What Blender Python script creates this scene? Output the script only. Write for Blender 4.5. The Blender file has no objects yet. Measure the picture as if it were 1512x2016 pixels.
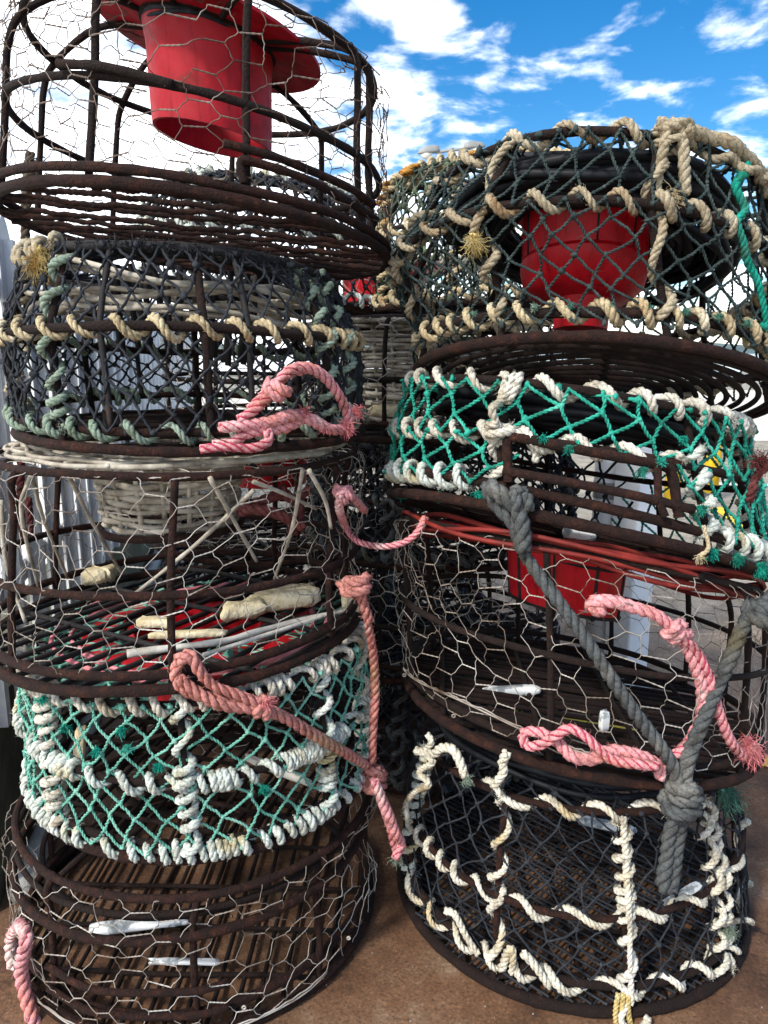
import bpy, math, random
import numpy as np
rng = np.random.default_rng(7)
random.seed(7)
R = math.radians
scene = bpy.context.scene
COL = scene.collection
PI = math.pi
FPX = 1515.0
PITCH = math.atan(318 / 1515)
CP, SP = math.cos(PITCH), math.sin(PITCH)
GZ = -0.04            # ground level (the camera is at z = 1)


# ------------------------------------------------------------------ geometry helpers
def at(px, py, Y):
    """world point on the sight line of a photo pixel, at depth Y"""
    xc = (px - 756) / FPX; yc = -(py - 1008) / FPX
    d = np.array([xc, CP + yc * SP, -SP + yc * CP])
    return np.array([0, 0, 1.0]) + d * (Y / d[1])


def oncyl(px, py, cx, cy, rad):
    """front of an upright cylinder under a pixel (falls back to its flank)"""
    xc = (px - 756) / FPX; yc = -(py - 1008) / FPX
    d = np.array([xc, CP + yc * SP, -SP + yc * CP])
    a = d[0] ** 2 + d[1] ** 2; b = -2 * (d[0] * cx + d[1] * cy); c = cx * cx + cy * cy - rad * rad
    disc = b * b - 4 * a * c
    t = (-b - math.sqrt(disc)) / (2 * a) if disc > 0 else -b / (2 * a)
    return np.array([0, 0, 1.0]) + d * t


def atL(px, py, pad=0.015): return oncyl(px, py, -.338, 1.307, .304 + pad)
def atR(px, py, pad=0.015): return oncyl(px, py, .354, 1.363, .317 + pad)


def unit(v): return v / np.maximum(np.linalg.norm(v, axis=-1, keepdims=True), 1e-9)


def catmull(pts, per=10, closed=False):
    P = np.asarray(pts, float)
    if closed: P = np.vstack([P[-1], P, P[0], P[1]])
    else: P = np.vstack([2 * P[0] - P[1], P, 2 * P[-1] - P[-2]])
    out = []
    t = np.linspace(0, 1, per, endpoint=False)[:, None]
    for i in range(1, len(P) - 2):
        a, b, c, d = P[i - 1], P[i], P[i + 1], P[i + 2]
        out.append(.5 * (2 * b + (c - a) * t + (2 * a - 5 * b + 4 * c - d) * t * t + (3 * b - a - 3 * c + d) * t ** 3))
    out = np.vstack(out)
    if not closed: out = np.vstack([out, P[-2]])
    return out


def resample(P, step, closed=False):
    if closed: P = np.vstack([P, P[0]])
    L = np.r_[0, np.cumsum(np.linalg.norm(np.diff(P, axis=0), axis=1))]
    n = max(3, int(L[-1] / step) + 1)
    s = np.linspace(0, L[-1], n)
    Q = np.stack([np.interp(s, L, P[:, k]) for k in range(3)], 1)
    return Q, s


def frames(P):
    T = unit(np.gradient(P, axis=0))
    N = np.zeros_like(P)
    ref = np.array([0, 0, 1.0]) if abs(T[0, 2]) < .9 else np.array([1.0, 0, 0])
    n = np.cross(T[0], ref); n /= np.linalg.norm(n)
    for i in range(len(P)):
        n = n - T[i] * n.dot(T[i]); n /= max(np.linalg.norm(n), 1e-9)
        N[i] = n
    return T, N, np.cross(T, N)


class MB:
    def __init__(s): s.v = []; s.f = []; s.n = 0; s.flat = False

    def add(s, V, F):
        V = np.asarray(V, float).reshape(-1, 3); s.v.append(V); s.f.append(np.asarray(F, np.int64).reshape(-1, 4) + s.n); s.n += len(V)

    def grid(s, G, wrap_i=False, wrap_j=False):
        """G (a,b,3) quads"""
        a, b = G.shape[:2]
        i = np.arange(a if wrap_i else a - 1); j = np.arange(b if wrap_j else b - 1)
        I, J = np.meshgrid(i, j, indexing='ij')
        I2 = (I + 1) % a; J2 = (J + 1) % b
        F = np.stack([I * b + J, I2 * b + J, I2 * b + J2, I * b + J2], -1)
        s.add(G, F)

    def tube(s, P, r, k=8, closed=False, noise=0.0):
        P = np.asarray(P, float)
        T, N, B = frames(P)
        if closed:
            T = unit(np.roll(P, -1, 0) - np.roll(P, 1, 0))
            zz = np.array([0, 0, 1.0]); N = unit(np.cross(T, zz)); B = np.cross(T, N)
        rr = np.broadcast_to(np.asarray(r, float), (len(P),)).copy()
        if noise: rr = rr * (1 + noise * rng.standard_normal(len(P)))
        if not closed:
            P = np.vstack([P[0], P, P[-1]]); N = np.vstack([N[0], N, N[-1]]); B = np.vstack([B[0], B, B[-1]])
            rr = np.r_[rr[0] * .02, rr, rr[-1] * .02]
        a = np.linspace(0, 2 * PI, k, endpoint=False)
        G = P[:, None] + rr[:, None, None] * (np.cos(a)[None, :, None] * N[:, None] + np.sin(a)[None, :, None] * B[:, None])
        s.grid(G, wrap_i=closed, wrap_j=True)

    def tubes(s, P, r, k=5):
        """batch of short tubes: P (E,n,3)"""
        P = np.asarray(P, float)
        if len(P) == 0: return
        E, n = P.shape[:2]
        T = unit(np.gradient(P, axis=1))
        ref = np.where(np.abs(T[..., 2:3]) < .9, np.array([0, 0, 1.0]), np.array([1.0, 0, 0]))
        N = unit(np.cross(T, ref)); B = np.cross(T, N)
        r = np.asarray(r, float)
        if r.ndim == 0: r = np.full((E, n), float(r))
        elif r.ndim == 1: r = np.repeat(r[:, None], n, 1)
        a = np.linspace(0, 2 * PI, k, endpoint=False)
        G = P[:, :, None] + r[:, :, None, None] * (np.cos(a)[:, None] * N[:, :, None] + np.sin(a)[:, None] * B[:, :, None])
        e, i, j = np.meshgrid(np.arange(E), np.arange(n - 1), np.arange(k), indexing='ij')
        j2 = (j + 1) % k; base = e * n * k
        F = np.stack([base + i * k + j, base + (i + 1) * k + j, base + (i + 1) * k + j2, base + i * k + j2], -1)
        s.add(G, F)

    def lumps(s, C, r, squash=.35):
        """little lumpy knots"""
        C = np.asarray(C, float)
        if len(C) == 0: return
        th = np.array([.02, .7, 1.3, 1.9, 2.5, 3.12]); k = 6
        a = np.linspace(0, 2 * PI, k, endpoint=False)
        U = np.stack([np.sin(th)[:, None] * np.cos(a), np.sin(th)[:, None] * np.sin(a), np.cos(th)[:, None] * np.ones(k)], -1)
        E = len(C)
        sc = 1 + squash * (rng.random((E, 1, 1, 3)) * 2 - 1)
        jit = 1 + .18 * rng.standard_normal((E, 6, k, 1))
        r = np.broadcast_to(np.asarray(r, float), (E,))
        G = C[:, None, None] + U[None] * sc * jit * r[:, None, None, None]
        e, i, j = np.meshgrid(np.arange(E), np.arange(5), np.arange(k), indexing='ij')
        j2 = (j + 1) % k; b = e * 6 * k
        s.add(G, np.stack([b + i * k + j, b + (i + 1) * k + j, b + (i + 1) * k + j2, b + i * k + j2], -1))

    def rope(s, P, r, closed=False, lay=None, strands=3, k=6, fuzz=0, wob=.0):
        """laid rope: strands twisted round the centre line"""
        lay = lay or r * 5.2
        Q, L = resample(np.asarray(P, float), lay / 7, closed)
        if wob: Q = Q + wob * smooth_noise(len(Q), 3, 9)
        T, N, B = frames(Q)
        n = len(Q)
        end = np.ones(n)
        swell = 1 + .10 * smooth_noise(n, 1, 12)[:, 0]
        for m in range(strands):
            a = 2 * PI * (L / lay + m / strands)
            C = Q + (r * .50 * swell)[:, None] * (np.cos(a)[:, None] * N + np.sin(a)[:, None] * B)
            s.tube(C, r * .56 * swell, k)
        if fuzz:
            m = int(L[-1] * fuzz * .55)
            i = rng.integers(0, n, m); a = rng.random(m) * 2 * PI
            o = np.cos(a)[:, None] * N[i] + np.sin(a)[:, None] * B[i]
            t = T[i] * (rng.random((m, 1)) * 2 - 1)
            p0 = Q[i] + o * r * .85
            ln = r * (.25 + .5 * rng.random((m, 1)))
            p1 = p0 + (o * .55 + t * .7) * ln
            p2 = p1 + (o * .2 + t * .6 + .5 * rng.standard_normal((m, 3))) * ln * .7
            s.tubes(np.stack([p0, p1, p2], 1), np.tile([.00034, .0003, .00015], (m, 1)), 3)
        return Q

    def fray(s, p, d, ln, n=40, r=.0007, spread=.5, droop=.3):
        """tuft of loose fibres"""
        d = unit(np.asarray(d, float)); p = np.asarray(p, float)
        n = int(n * 1.7); r = r * .6; ln = ln * .8; spread = min(spread, .6)
        h = unit(d + spread * rng.standard_normal((n, 3)))
        l = ln * (.25 + .75 * rng.random((n, 1)) ** 1.3)
        q = p + ln * .10 * rng.standard_normal((n, 3)); pts = [q]
        for t in range(5):
            q = q + h * l / 5; pts.append(q)
            h = unit(h + .42 * rng.standard_normal((n, 3)) + np.array([0, 0, -droop * .5]))
        s.tubes(np.stack(pts, 1), np.tile([r, r, r, r * .9, r * .8, r * .5], (n, 1)), 3)
        s.lumps(p + ln * .10 * rng.standard_normal((6, 3)), ln * .08)

    def box(s, c, size, rot=None):
        h = np.asarray(size, float) / 2
        V = np.array([[x, y, z] for x in (-1, 1) for y in (-1, 1) for z in (-1, 1)], float) * h
        if rot is not None: V = V @ np.asarray(rot).T
        s.add(V + np.asarray(c, float), [[0, 1, 3, 2], [4, 6, 7, 5], [0, 4, 5, 1], [2, 3, 7, 6], [0, 2, 6, 4], [1, 5, 7, 3]])
        s.flat = True

    def prism(s, outline, depth, M):
        """outline (n,2) in local xz, extruded along local y, placed by 4-row matrix (3x3, origin)"""
        A, o = M
        n = len(outline); c = outline.mean(0)
        F3 = np.c_[outline[:, 0], np.full(n, -depth / 2), outline[:, 1]]; B3 = F3 + [0, depth, 0]
        cf = np.array([[c[0], -depth / 2, c[1]]]); cb = cf + [0, depth, 0]
        V = np.vstack([F3, B3, cf, cb]) @ np.asarray(A).T + o
        F = []
        for i in range(n):
            j = (i + 1) % n
            F += [[i, j, j + n, i + n], [j, i, 2 * n, 2 * n], [i + n, j + n, 2 * n + 1, 2 * n + 1]]
        quads = [f for f in F if f[2] != f[3]]; tris = [f for f in F if f[2] == f[3]]
        s.add(V, quads)
        off = s.n - len(V)
        s.tris = getattr(s, 'tris', []) + [(a + off, b + off, cc + off) for a, b, cc, _ in tris]
        s.flat = True

    def build(s, name, mat, parent=None, base=None, smooth=True, kind=None):
        V = np.vstack(s.v); F = np.vstack(s.f)
        o = base if base is not None else (getattr(parent, '_b', None) if parent is not None else None)
        if o is None and parent is not None: o = BASE[parent.name]
        if o is not None: V = V - np.asarray(o)
        tris = getattr(s, 'tris', [])
        me = bpy.data.meshes.new(name)
        me.vertices.add(len(V)); me.vertices.foreach_set('co', V.astype(np.float32).ravel())
        nl = len(F) * 4 + len(tris) * 3
        me.loops.add(nl)
        idx = np.r_[F.ravel(), np.asarray(tris, np.int64).ravel()] if tris else F.ravel()
        me.loops.foreach_set('vertex_index', idx.astype(np.int32))
        st = np.r_[np.arange(len(F)) * 4, len(F) * 4 + np.arange(len(tris)) * 3].astype(np.int32)
        me.polygons.add(len(st)); me.polygons.foreach_set('loop_start', st)
        me.polygons.foreach_set('use_smooth', np.full(len(st), smooth and not s.flat))
        me.update(calc_edges=True); me.validate()
        me.materials.append(mat)
        ob = bpy.data.objects.new(name, me); COL.objects.link(ob)
        if parent is not None:
            ob.parent = parent
        elif base is not None:
            ob.location = base
        if kind: ob['kind'] = kind
        BASE[ob.name] = np.asarray(o) if o is not None else np.zeros(3)
        return ob


BASE = {}


def smooth_noise(n, dim, win):
    x = rng.standard_normal((n + 2 * win, dim))
    k = np.hanning(win * 2 + 1); k /= np.sqrt((k ** 2).sum())
    return np.stack([np.convolve(x[:, d], k, 'same')[win:win + n] for d in range(dim)], 1)


def tag(o, label, cat, group=None):
    o['label'] = label; o['category'] = cat
    if group: o['group'] = group
    return o


def thing(name, base, label, cat, group=None):
    e = bpy.data.objects.new(name, None); COL.objects.link(e)
    e.location = base; e.empty_display_size = .05
    BASE[e.name] = np.asarray(base, float)
    return tag(e, label, cat, group)


# ------------------------------------------------------------------ materials
def nodes(name):
    m = bpy.data.materials.new(name); m.use_nodes = True
    nt = m.node_tree
    return m, nt, nt.nodes['Principled BSDF'], nt.nodes['Material Output']


def ramp(nt, fac, stops, interp='LINEAR'):
    r = nt.nodes.new('ShaderNodeValToRGB'); r.color_ramp.interpolation = interp
    e = r.color_ramp.elements
    while len(e) > 1: e.remove(e[0])
    e[0].position = stops[0][0]; e[0].color = (*stops[0][1], 1)
    for p, c in stops[1:]:
        x = e.new(p); x.color = (*c, 1)
    nt.links.new(fac, r.inputs[0])
    return r


def noise(nt, scale, detail=4, rough=.6, coord='Object', dist=0.0, vec=None):
    if vec is None:
        tc = nt.nodes.new('ShaderNodeTexCoord'); vec = tc.outputs[coord]
    t = nt.nodes.new('ShaderNodeTexNoise')
    t.inputs['Scale'].default_value = scale; t.inputs['Detail'].default_value = detail
    t.inputs['Roughness'].default_value = rough; t.inputs['Distortion'].default_value = dist
    nt.links.new(vec, t.inputs['Vector'])
    return t


def mottled(name, stops, scale=30, detail=5, rough=.8, bump=.3, bscale=None, bdist=.002, metal=0.0, spec=.3, nrough=.62):
    m, nt, b, out = nodes(name)
    t = noise(nt, scale, detail, nrough)
    r = ramp(nt, t.outputs['Fac'], stops)
    nt.links.new(r.outputs['Color'], b.inputs['Base Color'])
    b.inputs['Roughness'].default_value = rough; b.inputs['Metallic'].default_value = metal
    b.inputs['Specular IOR Level'].default_value = spec
    if bump:
        t2 = noise(nt, bscale or scale * 6, 4, .6)
        bp = nt.nodes.new('ShaderNodeBump'); bp.inputs['Strength'].default_value = bump; bp.inputs['Distance'].default_value = bdist
        nt.links.new(t2.outputs['Fac'], bp.inputs['Height']); nt.links.new(bp.outputs['Normal'], b.inputs['Normal'])
    return m


def ropemat(name, main, pale, stain, s1=9, rough=.95):
    m, nt, b, out = nodes(name)
    t = noise(nt, s1, 3, .55); t2 = noise(nt, 260, 4, .75)
    r = ramp(nt, t.outputs['Fac'], [(.32, stain), (.45, main), (.58, main), (.68, pale)])
    r2 = ramp(nt, t2.outputs['Fac'], [(.36, (.30, .28, .26)), (.52, (.92, .91, .9)), (.7, (1.08, 1.08, 1.08))])
    td = noise(nt, 38, 5, .65); rd = ramp(nt, td.outputs['Fac'], [(.34, (.42, .38, .33)), (.50, (.95, .94, .92)), (.7, (1.05, 1.05, 1.05))])
    md = nt.nodes.new('ShaderNodeMix'); md.data_type = 'RGBA'; md.blend_type = 'MULTIPLY'; md.inputs[0].default_value = .85
    nt.links.new(r.outputs['Color'], md.inputs[6]); nt.links.new(rd.outputs['Color'], md.inputs[7])
    mx = nt.nodes.new('ShaderNodeMix'); mx.data_type = 'RGBA'; mx.blend_type = 'MULTIPLY'; mx.inputs[0].default_value = .75
    nt.links.new(md.outputs[2], mx.inputs[6]); nt.links.new(r2.outputs['Color'], mx.inputs[7])
    nt.links.new(mx.outputs[2], b.inputs['Base Color'])
    b.inputs['Roughness'].default_value = rough; b.inputs['Specular IOR Level'].default_value = .15
    t3 = noise(nt, 700, 2, .6)
    bp = nt.nodes.new('ShaderNodeBump'); bp.inputs['Strength'].default_value = .6; bp.inputs['Distance'].default_value = .0015
    nt.links.new(t3.outputs['Fac'], bp.inputs['Height']); nt.links.new(bp.outputs['Normal'], b.inputs['Normal'])
    return m


M = {}
M['rust'] = mottled('rusty_iron', [(.30, (.005, .003, .0025)), (.50, (.017, .006, .004)), (.61, (.042, .013, .007)), (.73, (.13, .042, .016))], 46, 8, .92, .9, 300, .005, nrough=.8)
M['rustdark'] = mottled('dark_rusty_iron', [(.3, (.005, .003, .003)), (.56, (.015, .007, .005)), (.74, (.055, .019, .010))], 48, 8, .92, .9, 300, .005, nrough=.8)
M['blackiron'] = mottled('black_coated_iron', [(.3, (.008, .008, .009)), (.6, (.018, .015, .015)), (.8, (.05, .026, .018))], 30, 5, .75, .5, 200, .002)
M['blackhose'] = mottled('black_hose', [(.3, (.004, .005, .007)), (.7, (.012, .014, .018))], 30, 4, .55, .2, 200, .001, spec=.25)
M['wire'] = mottled('galvanised_wire', [(.34, (.08, .05, .032)), (.47, (.27, .23, .19)), (.60, (.45, .42, .38)), (.74, (.60, .58, .54))], 9, 5, .6, 0)
M['wirerust'] = mottled('rusting_wire', [(.3, (.05, .03, .022)), (.5, (.13, .09, .07)), (.72, (.34, .29, .25))], 16, 3, .8, 0)
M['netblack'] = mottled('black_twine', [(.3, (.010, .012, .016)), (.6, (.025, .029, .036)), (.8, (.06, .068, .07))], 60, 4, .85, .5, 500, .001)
M['netdark'] = mottled('dark_green_twine', [(.3, (.010, .020, .021)), (.55, (.030, .046, .045)), (.75, (.08, .11, .10))], 50, 4, .85, .5, 500, .001)
M['netolive'] = mottled('olive_twine', [(.3, (.02, .035, .028)), (.55, (.07, .085, .06)), (.72, (.12, .19, .09))], 14, 4, .85, .5, 500, .001)
M['netteal'] = mottled('teal_twine', [(.3, (.008, .07, .05)), (.45, (.012, .20, .14)), (.58, (.02, .33, .24)), (.72, (.10, .46, .36))], 30, 4, .75, .5, 500, .001)
M['netgreen'] = mottled('pale_green_twine', [(.3, (.07, .22, .17)), (.5, (.14, .40, .31)), (.7, (.28, .52, .42))], 18, 4, .8, .5, 500, .001)
M['cream'] = ropemat('cream_rope', (.53, .44, .28), (.68, .61, .46), (.33, .19, .08))
M['beige'] = ropemat('beige_rope', (.42, .36, .255), (.58, .53, .41), (.26, .17, .09))
M['ivory'] = ropemat('ivory_rope', (.74, .71, .60), (.84, .82, .75), (.56, .45, .26))
M['white'] = ropemat('white_rope', (.68, .66, .58), (.80, .80, .76), (.42, .36, .27))
M['mint'] = ropemat('mint_rope', (.27, .35, .28), (.46, .50, .42), (.17, .23, .16))
M['pale'] = ropemat('pale_mint_rope', (.62, .68, .63), (.80, .83, .78), (.52, .45, .26), 13)
M['pink'] = ropemat('pink_rope', (.78, .36, .38), (.86, .66, .62), (.70, .26, .20), 11)
M['salmon'] = ropemat('salmon_rope', (.58, .25, .22), (.70, .42, .37), (.44, .27, .17), 8)
M['greyrope'] = ropemat('grey_rope', (.095, .104, .108), (.19, .19, .18), (.105, .092, .062), 8)
M['brownrope'] = ropemat('brown_rope', (.11, .085, .06), (.17, .13, .09), (.06, .04, .03), 8)
M['maroon'] = ropemat('maroon_rope', (.16, .05, .05), (.25, .11, .10), (.09, .04, .03), 8)
M['teal'] = ropemat('teal_rope', (.015, .36, .27), (.08, .50, .40), (.05, .16, .12), 20)
M['straw'] = ropemat('straw_fibre', (.62, .48, .20), (.74, .64, .36), (.45, .27, .08), 20)
M['greenfibre'] = ropemat('green_fibre', (.10, .26, .20), (.28, .42, .34), (.04, .12, .09), 20)
M['orange'] = ropemat('orange_fibre', (.55, .27, .06), (.70, .42, .12), (.36, .16, .05), 20)
M['pinkfibre'] = ropemat('pink_fibre', (.80, .26, .28), (.86, .48, .46), (.65, .16, .14), 20)
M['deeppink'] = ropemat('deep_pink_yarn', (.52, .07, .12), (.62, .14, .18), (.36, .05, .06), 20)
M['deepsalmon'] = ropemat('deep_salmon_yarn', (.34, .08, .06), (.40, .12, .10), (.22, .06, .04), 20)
M['redcord'] = mottled('red_cord', [(.3, (.09, .010, .008)), (.6, (.22, .022, .016)), (.8, (.36, .06, .04))], 20, 4, .6, .4, 300, .001)
M['pinkcord'] = mottled('pink_cord', [(.3, (.55, .12, .16)), (.7, (.74, .30, .32))], 20, 4, .6, .4, 300, .001)
M['willow'] = mottled('grey_willow', [(.28, (.10, .085, .065)), (.48, (.33, .29, .23)), (.66, (.52, .48, .40)), (.8, (.66, .62, .54))], 26, 6, .85, .6, 180, .002)
M['lath'] = mottled('bleached_wood', [(.3, (.30, .27, .22)), (.5, (.55, .52, .46)), (.7, (.70, .67, .60))], 24, 6, .85, .5, 140, .002)
M['foam'] = mottled('crumbling_foam', [(.3, (.40, .32, .17)), (.5, (.66, .56, .36)), (.7, (.78, .71, .52))], 28, 6, .95, .9, 110, .006)
M['paint'] = mottled('flaking_paint', [(.40, (.28, .31, .32)), (.47, (.44, .48, .49)), (.50, (.80, .82, .82)), (.7, (.84, .85, .84))], 34, 5, .6, .4, 120, .002)
M['fence'] = mottled('galvanised_steel', [(.3, (.58, .59, .60)), (.5, (.76, .77, .77)), (.7, (.86, .86, .85))], 9, 7, .55, .15, 60, .001, .25, .4)
M['plinth'] = mottled('shaded_concrete', [(.3, (.035, .04, .022)), (.5, (.075, .075, .045)), (.7, (.14, .13, .09))], 7, 7, .95, .8, 60, .006)  # dark olive puts the wall's shadow into its base colour
M['pipe'] = mottled('grey_pipe', [(.3, (.22, .22, .20)), (.7, (.36, .36, .34))], 12, 5, .8, .3, 90, .002)
M['whitepaint'] = mottled('white_painted_steel', [(.25, (.55, .56, .57)), (.42, (.76, .77, .78)), (.7, (.82, .82, .82))], 6, 6, .5, .1, 60, .001)
M['yellowpaint'] = mottled('yellow_paint', [(.3, (.55, .33, .02)), (.5, (.78, .50, .02)), (.7, (.82, .58, .06))], 9, 5, .5, .1, 60, .001)
M['lampgrey'] = mottled('lamp_grey', [(.3, (.20, .205, .20)), (.7, (.28, .285, .275))], 3, 3, .5, 0)
M['lampglass'] = mottled('lamp_cover', [(.3, (.55, .55, .50)), (.7, (.66, .66, .60))], 3, 3, .25, 0)


def plastic(name, col, dark, rough=.38, transl=.25):
    m, nt, b, out = nodes(name)
    t = noise(nt, 12, 6, .65)
    r = ramp(nt, t.outputs['Fac'], [(.33, dark), (.47, col), (.75, tuple(min(1, c * 1.15 + .015) for c in col))])
    nt.links.new(r.outputs['Color'], b.inputs['Base Color'])
    tc_ = nt.nodes.new('ShaderNodeTexCoord'); mp_ = nt.nodes.new('ShaderNodeMapping'); mp_.inputs['Scale'].default_value = (70, 70, 7); mp_.inputs['Rotation'].default_value = (.3, .2, 0)
    nt.links.new(tc_.outputs['Object'], mp_.inputs[0]); st = noise(nt, 1.0, 6, .7, vec=mp_.outputs[0])
    sr = ramp(nt, st.outputs['Fac'], [(.32, (.30, .30, .28)), (.46, (.95, .95, .95)), (.62, (1, 1, 1)), (.74, (1.3, 2.6, 2.4))])
    mm = nt.nodes.new('ShaderNodeMix'); mm.data_type = 'RGBA'; mm.blend_type = 'MULTIPLY'; mm.inputs[0].default_value = .8
    nt.links.new(r.outputs['Color'], mm.inputs[6]); nt.links.new(sr.outputs['Color'], mm.inputs[7]); nt.links.new(mm.outputs[2], b.inputs['Base Color'])
    t2 = noise(nt, 40, 5, .6); r2 = ramp(nt, t2.outputs['Fac'], [(.3, (rough + .2,) * 3), (.7, (rough - .08,) * 3)])
    nt.links.new(r2.outputs['Color'], b.inputs['Roughness']); b.inputs['Specular IOR Level'].default_value = .28
    tr = nt.nodes.new('ShaderNodeBsdfTranslucent'); nt.links.new(r.outputs['Color'], tr.inputs['Color'])
    mx = nt.nodes.new('ShaderNodeMixShader'); mx.inputs[0].default_value = transl
    nt.links.new(b.outputs[0], mx.inputs[1]); nt.links.new(tr.outputs[0], mx.inputs[2])
    nt.links.new(mx.outputs[0], out.inputs['Surface'])
    return m


M['red'] = plastic('red_plastic', (.42, .007, .018), (.20, .012, .010), .5, .16)
M['redbright'] = plastic('bright_red_plastic', (.56, .008, .018), (.40, .008, .012), .34, .18)


# ------------------------------------------------------------------ pots
class Pot:
    """a lobster pot lofted through hoops q = (cx, cy, cz, radius, slope_x, slope_y)"""
    def __init__(s, hoops, label, smooth=True, group='lobster pots stacked on the quay'):
        s.q = np.array(hoops, float); s.smooth = smooth
        b = s.q[0][:3].copy()
        s.root = thing('lobster_pot', b, label, 'lobster pot', group)
        s.b = b
        n = 96; s.un = smooth_noise(n * 2, 1, 8)[:n, 0]

    def Q(s, v):
        v = np.clip(np.asarray(v, float), 0, len(s.q) - 1)
        i = np.clip(v.astype(int), 0, len(s.q) - 2); t = (v - i)[..., None]
        b, c = s.q[i], s.q[i + 1]
        if not s.smooth: return b + (c - b) * t
        a = s.q[np.maximum(i - 1, 0)]; d = s.q[np.minimum(i + 2, len(s.q) - 1)]
        m1 = (c - a) * np.where((i > 0)[..., None], .5, 1.0); m2 = (d - b) * np.where((i < len(s.q) - 2)[..., None], .5, 1.0)
        t2, t3 = t * t, t ** 3
        return (2 * t3 - 3 * t2 + 1) * b + (t3 - 2 * t2 + t) * m1 + (-2 * t3 + 3 * t2) * c + (t3 - t2) * m2

    def P(s, u, v, dr=0.0):
        u, v = np.broadcast_arrays(np.asarray(u, float), np.asarray(v, float))
        q = s.Q(v); rad = q[..., 3] + dr
        cu, su = np.cos(u), np.sin(u)
        return np.stack([q[..., 0] + rad * cu, q[..., 1] + rad * su, q[..., 2] + q[..., 3] * (q[..., 4] * cu + q[..., 5] * su)], -1)

    def arc(s, v0, v1, f):
        v = np.linspace(v0, v1, 60); q = s.Q(v)
        p = np.stack([q[:, 3], q[:, 2] - q[:, 3] * q[:, 5]], 1)
        L = np.r_[0, np.cumsum(np.linalg.norm(np.diff(p, axis=0), axis=1))]
        return np.interp(np.clip(f, 0, 1) * L[-1], L, v)

    # ---- iron
    def hoop(s, v, r=.0065, mat='rust', name='hoop', dr=0, dz=0, n=120):
        u = np.linspace(0, 2 * PI, n, endpoint=False)
        p = s.P(u, np.full(n, float(v)), dr)
        p[:, 2] += dz
        k = np.tile(smooth_noise(n, 3, 10), (1, 1)) * .0011
        w = np.minimum(np.arange(n), n - np.arange(n)) / 12; k *= np.clip(w, 0, 1)[:, None]
        m = MB(); m.tube(p + k, r, 8, closed=True, noise=.05)
        return m.build(name, M[mat], s.root)

    def uprights(s, degs, v0, v1, r=.0055, mat='rust', name='upright_bar', dr=-.008, lean=0.0):
        for d in degs:
            v = np.linspace(v0, v1, 26)
            u = R(d) + lean * (v - v0) / max(v1 - v0, 1e-6) * rng.standard_normal() + 0 * v
            m = MB(); m.tube(s.P(u, v, dr) + smooth_noise(26, 3, 6) * .001, r, 7, noise=.05)
            m.build(name, M[mat], s.root)

    def bar(s, uv, r=.006, mat='rust', name='door_bar', per=8, dr=.004):
        uv = np.array(uv, float)
        p = s.P(np.radians(uv[:, 0]), uv[:, 1], dr)
        m = MB(); m.tube(catmull(p, per), r, 7, noise=.05)
        return m.build(name, M[mat], s.root)

    def slats(s, ang, gap, r=.004, mat='rustdark', v=0, name='floor_grid', dz=.0, cross=0, bead=0):
        q = s.Q(np.array(float(v))); m = MB()
        for a, g in ((ang, gap),) + (((ang + 90, cross),) if cross else ()):
            dx, dy = math.cos(R(a)), math.sin(R(a)); rad = q[3] * .995
            o = -rad + g * .6
            E = []
            while o < rad - g * .3:
                h = math.sqrt(max(rad * rad - o * o, 0))
                t = np.linspace(-h, h, 72 if bead else 12)
                x = -dy * o + dx * t; y = dx * o + dy * t
                zz = q[2] + q[4] * x + q[5] * y + dz + (.006 if a != ang else 0) + .0015 * rng.standard_normal()
                E.append(np.stack([q[0] + x, q[1] + y, zz], -1) + .0012 * smooth_noise(len(t), 3, 3))
                o += g * (1 + .12 * rng.standard_normal())
            E = np.array(E); m.tubes(E, r * (1 + bead * np.sign(np.sin(np.arange(E.shape[1]) * 3.0 + .5)))[None] * np.ones((len(E), 1)), 6)
        return m.build(name, M[mat], s.root)

    def rings_floor(s, radii, r=.004, mat='rustdark', v=0, dz=0):
        q = s.Q(np.array(float(v))); m = MB()
        u = np.linspace(0, 2 * PI, 90, endpoint=False)
        for k in radii:
            rr = q[3] * k
            p = np.stack([q[0] + rr * np.cos(u), q[1] + rr * np.sin(u), q[2] + rr * (q[4] * np.cos(u) + q[5] * np.sin(u)) + dz + .003 * np.sin(u * 3 + k * 9)], -1)
            m.tube(p, r, 6, closed=True)
        for a in (20, 80, 140):
            t = np.linspace(-q[3], q[3], 12); x = t * math.cos(R(a)); y = t * math.sin(R(a))
            m.tube(np.stack([q[0] + x, q[1] + y, q[2] + q[4] * x + q[5] * y + dz + r * 1.6], -1), r, 6)
        return m.build('floor_grid', M[mat], s.root)

    # ---- coverings
    def net(s, v0, v1, N, rows, r, mat, dr=.009, jit=.12, sag=.006, knot=2.1, tears=0.0, name='netting', lim=None, twist=False):
        m = MB()
        j = np.arange(rows + 1); i = np.arange(N)
        I, J = np.meshgrid(i, j, indexing='ij')
        U = 2 * PI * (I + .5 * (J % 2)) / N
        V = J / rows
        du = jit * 2 * PI / N * rng.standard_normal(U.shape); dv = jit * .55 / rows * rng.standard_normal(V.shape)
        dv[:, 0] = 0; dv[:, -1] = 0
        # slow drift so that the mesh hangs unevenly
        du += .5 * 2 * PI / N * np.sin(U * 2 + V * 1.7 + rng.random() * 6) * np.sin(PI * J / rows)
        U = U + du; V = s.arc(v0, v1, V + dv)
        DR = dr + sag * .5 * rng.standard_normal(U.shape) - sag * np.sin(PI * J / rows)
        K = s.P(U, V, DR)
        E = []
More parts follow.
